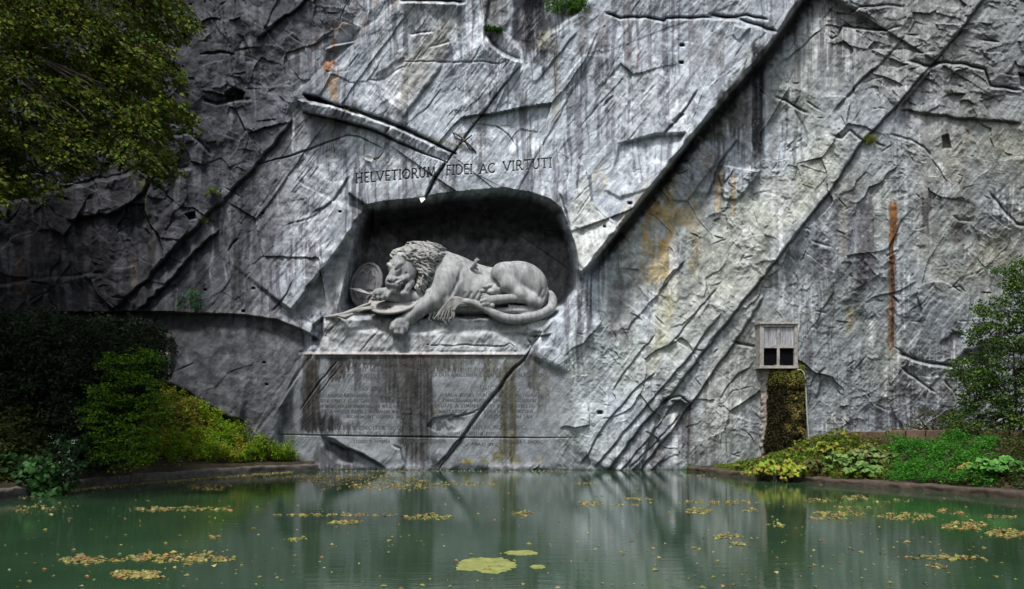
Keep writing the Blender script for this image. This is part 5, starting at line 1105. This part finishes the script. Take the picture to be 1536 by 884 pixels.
def shrub(name, polys, n, nl, Y0, Y1, sx, lsz, cols, label, root, seed, cat='shrub', m_=M_leaf, hole=40, T=T_small, szv=.06, var=.3, stems=8, up=False, droop=.3, r0=.05, clip=True):
    r = np.random.default_rng(seed); c = px_centres(polys, n, Y0, Y1, r, hole); p_, d_ = sprays(c, nl, sx, szv, r, droop=droop)
    if up: d_[:, 2] += .9
    if clip:
        g_ = land(p_[:, 0], p_[:, 1]); kk = p_[:, 2] > g_+.03; p_, d_ = p_[kk], d_[kk]
    e_ = empty(name, root, label, cat); leaves('foliage', p_, d_, r.uniform(lsz*.7, lsz*1.25, len(p_)), pal(len(p_), cols, r, var), T, m_, e_, seed=seed)
    if stems: branchy(root, [c[i] for i in r.choice(len(c), stems, False)], r0, .012, 'stem', e_)
    return e_
def onland(px_, Y): X_ = (px_-CX)/F*Y; return (X_, Y, float(land(np.array([X_]), np.array([Y]))[0])-.05)
shrub('yew_shrub', [(-90, 478), (20, 470), (70, 462), (128, 478), (190, 476), (236, 498), (252, 528), (236, 566), (205, 600), (188, 640), (178, 690), (120, 700), (-90, 712)], 1900, 46, 25.9, 30.8, .45, .14,
      [[.012, .022, .010], [.020, .034, .014], [.009, .016, .008]], 'dark evergreen shrub filling the lower left beneath the tree', onland(90, 29.5), 31, 'shrub', M_needle, 34, T_small, .10, .3, 14)
shrub('leafy_shrub', [(150, 540), (180, 520), (232, 525), (256, 545), (225, 560), (262, 590), (252, 615), (240, 650), (226, 690), (190, 704), (150, 690), (138, 650), (122, 620), (128, 590), (160, 570)], 250, 34, 24.9, 26.0, .34, .09,
      [[.08, .17, .012], [.05, .12, .012], [.15, .24, .015], [.03, .07, .012]], 'bright yellow-green shrub in tiers in front of the dark evergreen', onland(185, 26.6), 32, hole=22, szv=.03, droop=.15, stems=4, r0=.02)
shrub('leafy_shrub', [(-20, 690), (20, 680), (60, 690), (110, 700), (105, 735), (40, 742), (-20, 748)], 60, 14, 23.3, 24.2, .26, .20, [[.03, .085, .02], [.02, .06, .016], [.04, .10, .03]],
      'dark plant with drooping broad leaves at the pond edge, lower left corner', onland(45, 24), 33, T=T_big, hole=None, droop=.5, stems=6, clip=False)
shrub('flowering_shrub', [(70, 655), (120, 650), (128, 690), (120, 725), (75, 720)], 40, 10, 23.8, 25.0, .24, .13, [[.022, .06, .02], [.016, .04, .014]], 'dark shrub with a few white flowers at the left edge of the pond', onland(100, 24.6), 34, T=T_big, hole=None, droop=.4, stems=5)
r = np.random.default_rng(35); c = px_centres([(75, 655), (112, 652), (108, 720), (80, 715)], 14, 23.6, 24.0, r); p_, d_ = sprays(c, 4, .06, .02, r)
fl_ = leaves('white_flower', p_, d_, .055, pal(len(p_), [[.55, .5, .55]], r, .1), T_small, M_leaf, [o for o in bpy.data.objects if o.name.startswith('flowering_shrub')][0]); fl_['kind'] = 'stuff'
shrub('ivy_shrub', [(1600, 380), (1524, 384), (1512, 400), (1506, 430), (1478, 452), (1462, 468), (1490, 480), (1450, 498), (1446, 508), (1478, 522), (1426, 546), (1424, 562), (1446, 585), (1436, 610), (1420, 632), (1425, 656), (1600, 660)], 760, 36, 28.6, 31.0, .38, .11,
      [[.035, .085, .014], [.06, .12, .018], [.020, .05, .012], [.09, .13, .018], [.015, .035, .010]], 'tall dark green leafy shrub against the cliff at the right edge', onland(1520, 30.3), 36, hole=30, szv=.04, var=.3)
shrub('twiggy_bush', [(1346, 652), (1362, 628), (1395, 612), (1430, 612), (1452, 640), (1450, 656)], 90, 26, 30.8, 31.8, .26, .07, [[.05, .075, .015], [.075, .05, .02], [.09, .11, .02], [.035, .03, .015]], 'low brownish green bush behind the reddish edging', onland(1400, 31.5), 37, hole=20)
# cliff plants
def tuft(name, px_, py_, w_, h_, n, nl, lsz, cols, label, seed, cat='plant', T=T_small, up=True, sx=.12):
    Y = surf(px_, py_+h_/2); return shrub(name, [(px_-w_, py_+h_*.6), (px_-w_*.8, py_-h_*.3), (px_, py_-h_), (px_+w_*.8, py_-h_*.4), (px_+w_, py_+h_*.6)], n, nl, Y-.38, Y-.02, sx, lsz, cols, label, tuple(P(px_, py_+h_*.6, Y+.05)), seed, cat, M_leaf, None, T, .04, .3, 3, up, .1, .015, False)
tuft('cliff_shrub', 850, 6, 34, 20, 80, 30, .09, [[.05, .14, .015], [.08, .18, .02], [.03, .08, .01]], 'bright green bush growing on the top ledge above the slab', 41, 'shrub', sx=.28)
tuft('cliff_plant', 1303, 209, 13, 9, 22, 26, .06, [[.20, .22, .02], [.14, .18, .02]], 'yellow-green tuft on the diagonal crack of the right cliff', 42)
tuft('cliff_plant', 317, 288, 13, 8, 14, 20, .07, [[.12, .19, .02], [.08, .14, .02]], 'bright green tuft on the dark broken rock under the tree', 43)
tuft('cliff_plant', 305, 330, 6, 5, 8, 16, .05, [[.10, .12, .02]], 'tiny yellowish tuft beside a hole in the dark rock', 44)
tuft('cliff_fern', 286, 450, 20, 20, 26, 16, .08, [[.03, .13, .03], [.02, .10, .02]], 'fresh green fern on the ledge over the left wall', 45, 'fern', sx=.22)
for i, (x0, x1, y0, y1, lab, cols) in enumerate(((262, 372, 468, 474, 'strip of short grass and herbs on the ledge over the left wall', [[.10, .12, .02], [.16, .13, .04], [.05, .10, .02]]), (632, 692, 205, 222, 'yellowish grass along the stone beam beside the iron straps', [[.16, .18, .03], [.20, .18, .05], [.08, .14, .02]]),
                            (495, 570, 157, 180, 'sparse moss and grass in the gap over the stone beam', [[.12, .13, .02], [.07, .10, .02]]), (728, 752, 44, 47, 'green moss under the overhang at the top centre', [[.03, .08, .015]]))):
    r = np.random.default_rng(60+i); n = 420 if i != 2 else 160; t = r.uniform(0, 1, n); px_ = x0+(x1-x0)*t; py_ = y0+(y1-y0)*t+r.normal(0, 1.2, n); pos = np.array([P(a_, b_, surf(a_, b_)-abs(r.normal(0, .06))) for a_, b_ in zip(px_, py_)]); dd = r.normal(0, .5, (n, 3))+np.array([0, -.3, .7])
    tag(leaves('ledge_grass', pos, dd, r.uniform(.08, .2, n), pal(n, cols, r), T_blade if i != 3 else T_small), lab, 'grass', kind='stuff')
# hanging vines (fine trailing stems with tiny leaves)
for i, (x0, y0, x1, y1) in enumerate(((732, -4, 731, 52), (833, 40, 832, 140), (501, 172, 500, 235))):
    r = np.random.default_rng(70+i); t = np.sort(r.uniform(0, 1, 70)); px_ = x0+(x1-x0)*t+1.5*np.sin(t*9); py_ = y0+(y1-y0)*t; pos = np.array([P(a_, b_, surf(a_, b_)-.05) for a_, b_ in zip(px_, py_)])
    v_ = empty('hanging_vine', tuple(pos[0]), ['thin yellowish vine hanging at the top centre of the cliff', 'thin vine trailing down the slab below the top bush', 'thin vine hanging below the left end of the stone beam'][i], 'vine')
    leaves('foliage', pos, r.normal(0, .6, (70, 3))+np.array([0, -.3, -.6]), .055, pal(70, [[.16, .18, .02], [.09, .12, .02]], r), T_small, M_leaf, v_)
    m = MB(); m.tube([Vector(q) for q in pos[::6]], .008, 5); m.build('stem', M_bark, v_)
for i, (x0, y0, x1, y1, sd_) in enumerate(((1536, 405, 1486, 412, 0), (1545, 380, 1480, 400, 1))):
    pass
tuft('creeper', 1508, 404, 26, 9, 18, 20, .09, [[.04, .12, .025], [.03, .08, .02]], 'loose green creeper reaching over the rock at the right edge', 46, 'creeper', up=False, sx=.25)
tuft('cliff_plant', 1035, 701, 8, 5, 12, 16, .08, [[.03, .14, .02], [.05, .18, .03]], 'small fresh green plant at the waterline where the cliff meets the right bank', 47)
tuft('dry_twigs', 973, 668, 9, 14, 10, 22, .12, [[.05, .035, .025], [.06, .06, .02]], 'dry brown twigs with a mossy foot in a nook above the water', 48, 'plant', T_blade)
# moss on the column
r = np.random.default_rng(80); front = np.where(mn_[:, 1] < .2)[0]; ii_ = r.choice(front, 16000); pos = mv[ii_]+mn_[ii_]*.02; pxm = CX+pos[:, 0]/pos[:, 1]*F; pym = HY-(pos[:, 2]-CH)/pos[:, 1]*F
pxm = pxm+9*fbm(pym/14, pxm/14, 3, 811); yel = sst(-.25, .15, fbm(pxm/9, pym/9, 3, 812))*sst(1176, 1190, pxm)*(1-sst(1204, 1208, pxm))*sst(560, 572, pym)*(1-sst(648, 664, pym)); topg = 1-sst(560, 580, pym); base_ = pal(len(pos), [[.016, .018, .005], [.030, .026, .008], [.012, .010, .005]], r)
cm = base_*(1-yel[:, None])+pal(len(pos), [[.19, .155, .055], [.15, .12, .035], [.11, .09, .03]], r)*yel[:, None]; cm = cm*(1-topg[:, None]*.75)+pal(len(pos), [[.09, .12, .015], [.14, .13, .03]], r)*topg[:, None]*.75
leaves('moss', pos, mn_[ii_]*.6+r.normal(0, .4, (len(pos), 3))+np.array([0, 0, -.7]), r.uniform(.04, .15, len(pos)), cm, T_small, M_float, col_)

# ground cover
def cover(name, box, n, nl, lsz, cols, label, seed, hmin, hmax, cond, T=T_small, sx=.14, colf=None, m_=M_leaf):
    r = np.random.default_rng(seed); X = r.uniform(box[0], box[1], n); Y = r.uniform(box[2], box[3], n); k = cond(X, Y, r); X, Y = X[k], Y[k]; g_ = land(X, Y)
    hh = r.uniform(hmin, hmax, len(X))*(.5+.9*sst(-.4, .5, fbm(X/.9, Y/.9, 2, seed+1))); c = np.stack([X, Y, g_+hh], 1); p_, d_ = sprays(c, nl, sx, .06, r, droop=.0); d_[:, 2] += .35
    cc = pal(len(p_), cols, r) if colf is None else colf(p_, r)
    return tag(leaves(name, p_, d_, r.uniform(lsz*.7, lsz*1.3, len(p_)), cc, T, m_, seed=seed), label, 'plants', kind='stuff')
def shd(X, Y): return sd_poly_np(X, Y, pond)
def lcol(p_, r):
    n = len(p_); q = fbm(p_[:, 0]/.7, p_[:, 1]/.7, 2, 501)[:, None]; g1 = pal(n, [[.15, .27, .015], [.19, .29, .015], [.11, .21, .015]], r); y1 = pal(n, [[.28, .30, .02], [.22, .24, .02], [.16, .12, .03]], r); d1 = pal(n, [[.06, .11, .012], [.10, .08, .02]], r)
    c = np.where(q > .22, y1, g1); c = np.where(q < -.38, d1, c); pxx = CX+p_[:, 0]/p_[:, 1]*F; pyy = HY-(p_[:, 2]-CH)/p_[:, 1]*F; br_ = ((pyy < 640) & (pxx < 300) & (r.uniform(0, 1, n) < .6))[:, None]; return np.where(br_, pal(n, [[.10, .075, .02], [.13, .11, .02]], r), c)
cover('fern_bank', (-17.6, -9.9, 25.6, 34.9), 13000, 13, .085, None, 'bright green ferns and herbs covering the left bank', 90, .12, .75, lambda X, Y, r: (shd(X, Y) > .45) & (CX+X/Y*F > 182+14*gn(Y*2, Y*0, 9)+np.clip(30-Y, 0, 9)*7) & (CX+X/Y*F < 448), colf=lcol)
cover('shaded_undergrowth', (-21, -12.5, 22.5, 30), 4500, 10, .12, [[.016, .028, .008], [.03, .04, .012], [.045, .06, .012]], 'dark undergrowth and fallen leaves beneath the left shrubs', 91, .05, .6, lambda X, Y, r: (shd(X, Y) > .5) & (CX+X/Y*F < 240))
def rcol(p_, r):
    n = len(p_); pxx = (CX+p_[:, 0]/p_[:, 1]*F)[:, None]; g1 = pal(n, [[.035, .15, .012], [.05, .19, .018], [.025, .11, .012]], r); m1 = pal(n, [[.08, .13, .015], [.05, .10, .015], [.12, .10, .03], [.03, .06, .012]], r); d1 = pal(n, [[.03, .055, .012], [.06, .05, .018]], r)
    t = sst(1320, 1350, pxx+14*fbm(p_[:, 0:1], p_[:, 1:2], 2, 502))*(1-sst(1488, 1505, pxx)); c = np.where(r.uniform(0, 1, (n, 1)) < t, g1, m1); return np.where((pxx > 1495) & (r.uniform(0, 1, (n, 1)) < .7), d1, c)
cover('green_bed', (8.6, 23, 24, 33), 8200, 12, .085, None, 'dense bright green ground cover on the right bank behind the kerb', 92, .08, .36, lambda X, Y, r: (shd(X, Y) > .55) & (CX+X/Y*F > 1215) & (HY-(land(X, Y)-CH)/Y*F > 664) & (CX+X/Y*F < 1640), colf=rcol)
cover('moss_patch', (8.2, 14.5, 26.5, 34.3), 11000, 10, .06, [[.10, .16, .015], [.07, .12, .015], [.14, .14, .03]], 'low yellow-green moss and herbs on the bank below the mossy column', 93, .0, .10, lambda X, Y, r: (shd(X, Y) > .35) & (CX+X/Y*F > 1075) & (CX+X/Y*F < 1260))
cover('bank_herbs', (8.6, 14.5, 27, 33.5), 1500, 7, .15, [[.07, .13, .015], [.12, .18, .02], [.05, .09, .015], [.16, .12, .03]], 'mixed small herbs among the moss on the right bank', 96, .03, .28, lambda X, Y, r: (shd(X, Y) > .5) & (CX+X/Y*F > 1105) & (CX+X/Y*F < 1330) & (r.uniform(0, 1, len(X)) < .25+.7*(fbm(X/.8, Y/.8, 2, 97) > 0)), T=T_big, sx=.2)
cover('shaded_scrub', (13, 22, 31.5, 34.5), 800, 10, .09, [[.05, .07, .015], [.08, .06, .025], [.03, .05, .012]], 'brown and green scrub between the edging and the foot of the cliff', 94, .02, .25, lambda X, Y, r: (CX+X/Y*F > 1330))
cover('shaded_scrub', (13.5, 19, 18, 25.5), 1500, 10, .10, [[.03, .055, .012], [.06, .06, .018], [.02, .04, .01]], 'dark low plants on the bank at the lower right corner', 95, .03, .3, lambda X, Y, r: (shd(X, Y) > .6) & (X > 0))
# broad-leaved plants of the right bank
def plant(name, px_, py_, Y, R_, h_, n, lsz, cols, label, seed, elong=.5):
    r = np.random.default_rng(seed); X_ = (px_-CX)/F*Y; z0 = float(land(np.array([X_]), np.array([Y]))[0]); z0 = max(z0, CH+(HY-py_)/F*Y-h_*.75); root = (X_, Y, z0); e_ = empty(name, root, label, 'plant'); ends = []
    for k in range(n): a_ = r.uniform(0, 6.28); q = R_*math.sqrt(r.uniform(.05, 1)); ends.append((X_+q*math.cos(a_), Y+q*math.sin(a_)*.7, z0+h_*(1-.45*(q/R_)**2)*r.uniform(.55, 1.1)))
    ps, ds = [], []
    for q in ends:
        for k in range(6): a_ = k*2.4+r.uniform(0, 1); ps.append(q); ds.append((math.cos(a_), math.sin(a_)-.45, r.uniform(-.95, .15)))
    leaves('foliage', np.array(ps, float), np.array(ds), r.uniform(lsz*.7, lsz*1.2, len(ps)), pal(len(ps), cols, r, .18), T_big, M_leaf, e_, .25, seed); branchy(root, ends[::2], .015, .008, 'stem', e_)
YG = [[.22, .30, .03], [.30, .34, .04], [.15, .25, .03], [.26, .22, .04]]; MG = [[.06, .14, .025], [.10, .20, .04], [.05, .10, .02], [.14, .20, .06]]
for i, (px_, py_, Y, R_, h_, n, lsz, cols, lab) in enumerate(((1166, 700, 28.9, .75, .75, 26, .24, YG, 'large yellow-green broad-leaved plant below the mossy column'), (1136, 702, 29.6, .45, .40, 14, .20, [[.14, .18, .03], [.16, .12, .04], [.08, .13, .02]], 'smaller olive and brown broad-leaved plant left of the large yellow-green one'),
        (1188, 704, 28.6, .5, .45, 16, .22, YG, 'lower yellow plant right against the large yellow-green one'), (1242, 668, 29.9, .5, .5, 16, .22, [[.18, .20, .03], [.08, .14, .02], [.26, .24, .03]], 'yellow tipped herb under the end of the drain pipe'),
        (1268, 690, 28.6, .65, .6, 20, .26, MG, 'green plant with lobed leaves in the middle of the right bank'), (1306, 685, 28.3, .65, .65, 20, .28, [[.07, .15, .03], [.16, .20, .07], [.08, .09, .03]], 'reddish green plant with large pale-veined leaves on the right bank'),
        (1296, 712, 27.4, .45, .45, 12, .26, [[.16, .26, .08], [.10, .20, .05]], 'light green plant with large leaves leaning over the kerb'), (1222, 696, 28.5, .45, .45, 12, .22, [[.06, .12, .02], [.09, .07, .03]], 'dark brownish plant between the yellow one and the lobed green one'),
        (1494, 712, 24.6, .60, .55, 18, .26, [[.08, .22, .04], [.12, .27, .06], [.05, .15, .03]], 'fresh green plant with large oval leaves hanging over the kerb at the right'), (1452, 706, 25.4, .35, .35, 9, .18, [[.14, .12, .04], [.2, .22, .04]], 'small yellowing plant left of the large oval leaves'))):
    plant('broadleaf_plant', px_, py_, Y, R_*1.35, h_*1.35, int(n*1.8), lsz*.95, cols, lab, 110+i)
tuft('leaf_sprig', 330, 618, 12, 6, 10, 18, .09, [[.26, .30, .03], [.2, .26, .02]], 'pale yellow sprig in front of the dark crack of the left wall', 49, sx=.2)

# ------------------------------------------------------------------ leaves and algae floating on the pond
r = np.random.default_rng(99)
clu = [(131, 841, 78, 12, 300), (270, 838, 170, 13, 620), (200, 862, 74, 12, 260), (224, 866, 38, 7, 90), (268, 764, 158, 7, 420), (313, 731, 66, 11, 320), (545, 722, 200, 22, 1500), (500, 716, 120, 8, 400), (600, 730, 130, 10, 380), (695, 726, 105, 6, 260), (505, 773, 190, 4, 330), (640, 776, 82, 8, 330), (518, 784, 52, 6, 160), (442, 810, 36, 5, 60), (322, 806, 18, 5, 30),
       (783, 771, 34, 7, 80), (883, 756, 40, 9, 140), (1079, 754, 120, 6, 300), (1047, 767, 38, 10, 200), (1126, 767, 26, 6, 80), (958, 749, 42, 5, 90), (938, 758, 40, 4, 60), (1088, 805, 56, 6, 120), (1108, 816, 32, 4, 60), (1164, 789, 30, 5, 50), (1259, 771, 80, 7, 240), (1358, 775, 90, 12, 380), (1445, 789, 68, 12, 320), (1507, 800, 62, 14, 380), (1423, 768, 42, 7, 120), (1423, 837, 120, 6, 160), (1402, 850, 34, 5, 50), (1230, 751, 46, 6, 110), (1283, 748, 42, 8, 150), (879, 725, 50, 2.5, 60), (1240, 778, 60, 5, 100), (1290, 762, 70, 5, 100), (1340, 752, 60, 5, 80), (1500, 776, 50, 5, 90), (400, 716, 90, 4, 120), (60, 764, 90, 16, 160), (1040, 713, 60, 2.5, 90)]
P_ = []
for (cx_, cy_, w_, h_, n) in clu:
    a_ = r.uniform(0, 2*np.pi, n); q = np.sqrt(r.uniform(0, 1, n)); x = cx_+q*np.cos(a_)*w_/2; y = cy_+q*np.sin(a_)*h_/2+(gn((x)/16, x*0+cy_, 7))*h_*.45; k = fbm(x/9, y/3, 2, 601) > -.12; P_.append(np.stack([x[k], y[k]], 1))
n = 700; P_.append(np.stack([r.uniform(0, 1536, n), 706+178*r.uniform(0, 1, n)**1.1], 1))
t = r.uniform(0, 1, 1500); P_.append(np.stack([30+410*t, 744-38*t**.75+abs(r.normal(0, 1.6, 1500))+1.5], 1)); t = r.uniform(0, 1, 300); P_.append(np.stack([480+380*t, 706.5+abs(r.normal(0, .8, 300))], 1))
P_ = np.concatenate(P_); Yl = CH*F/(P_[:, 1]-HY); Xl = (P_[:, 0]-CX)/F*Yl; k = sd_poly_np(Xl, Yl, pond) < -.05; Xl, Yl = Xl[k], Yl[k]; n = len(Xl)
dd = r.normal(0, 1, (n, 3)); dd[:, 2] = r.normal(0, .06, n)
cl = pal(n, [[.15, .115, .035], [.13, .12, .035], [.20, .18, .06], [.10, .11, .03], [.08, .10, .025], [.17, .16, .05], [.20, .09, .035], [.09, .06, .03], [.12, .12, .035]], r); lf = leaves('floating_leaves', np.stack([Xl, Yl, np.full(n, .012)], 1), dd, np.clip(r.lognormal(-2.75, .4, n), .03, .16), cl, T_small, M_float, None, .06)
tag(lf, 'fallen brown and yellow leaves scattered in drifts over the pond', 'leaves', kind='stuff')
M_alg = noisy('algae_film', (.07, .09, .02), (.20, .21, .07), 6, .7, .4, 30)
for i, (x, y, w_, h_, lab) in enumerate(((727, 849, 47, 11, 'largest yellow-green algae patch floating in the front of the pond'), (783, 830, 25, 4, 'narrow algae strip floating just behind the largest patch'), (807, 851, 12, 3, 'tiny algae patch floating right of the largest one'))):
    vs, k = [], 72
    for q in range(k):
        a_ = 2*math.pi*q/k; f_ = 1+.22*float(gn(np.array([math.cos(a_)*1.6+i*7]), np.array([math.sin(a_)*1.6]), 9)[0])+.16*float(gn(np.array([math.cos(a_)*6+i]), np.array([math.sin(a_)*6]), 10)[0]); py_ = y+h_*math.sin(a_)*f_; px_ = x+w_*math.cos(a_)*f_; Y = CH*F/(py_-HY); vs.append(((px_-CX)/F*Y, Y))
    m = MB(); m.add([(a_, b_, .008) for a_, b_ in vs]+[(a_, b_, .001) for a_, b_ in vs], [tuple(range(k))[::-1]]+[(q, (q+1) % k, k+(q+1) % k, k+q) for q in range(k)]); o = m.build('algae_patch', M_alg)
    if o.data.polygons[0].normal.z < 0: o.data.flip_normals()
    tag(o, lab, 'algae')
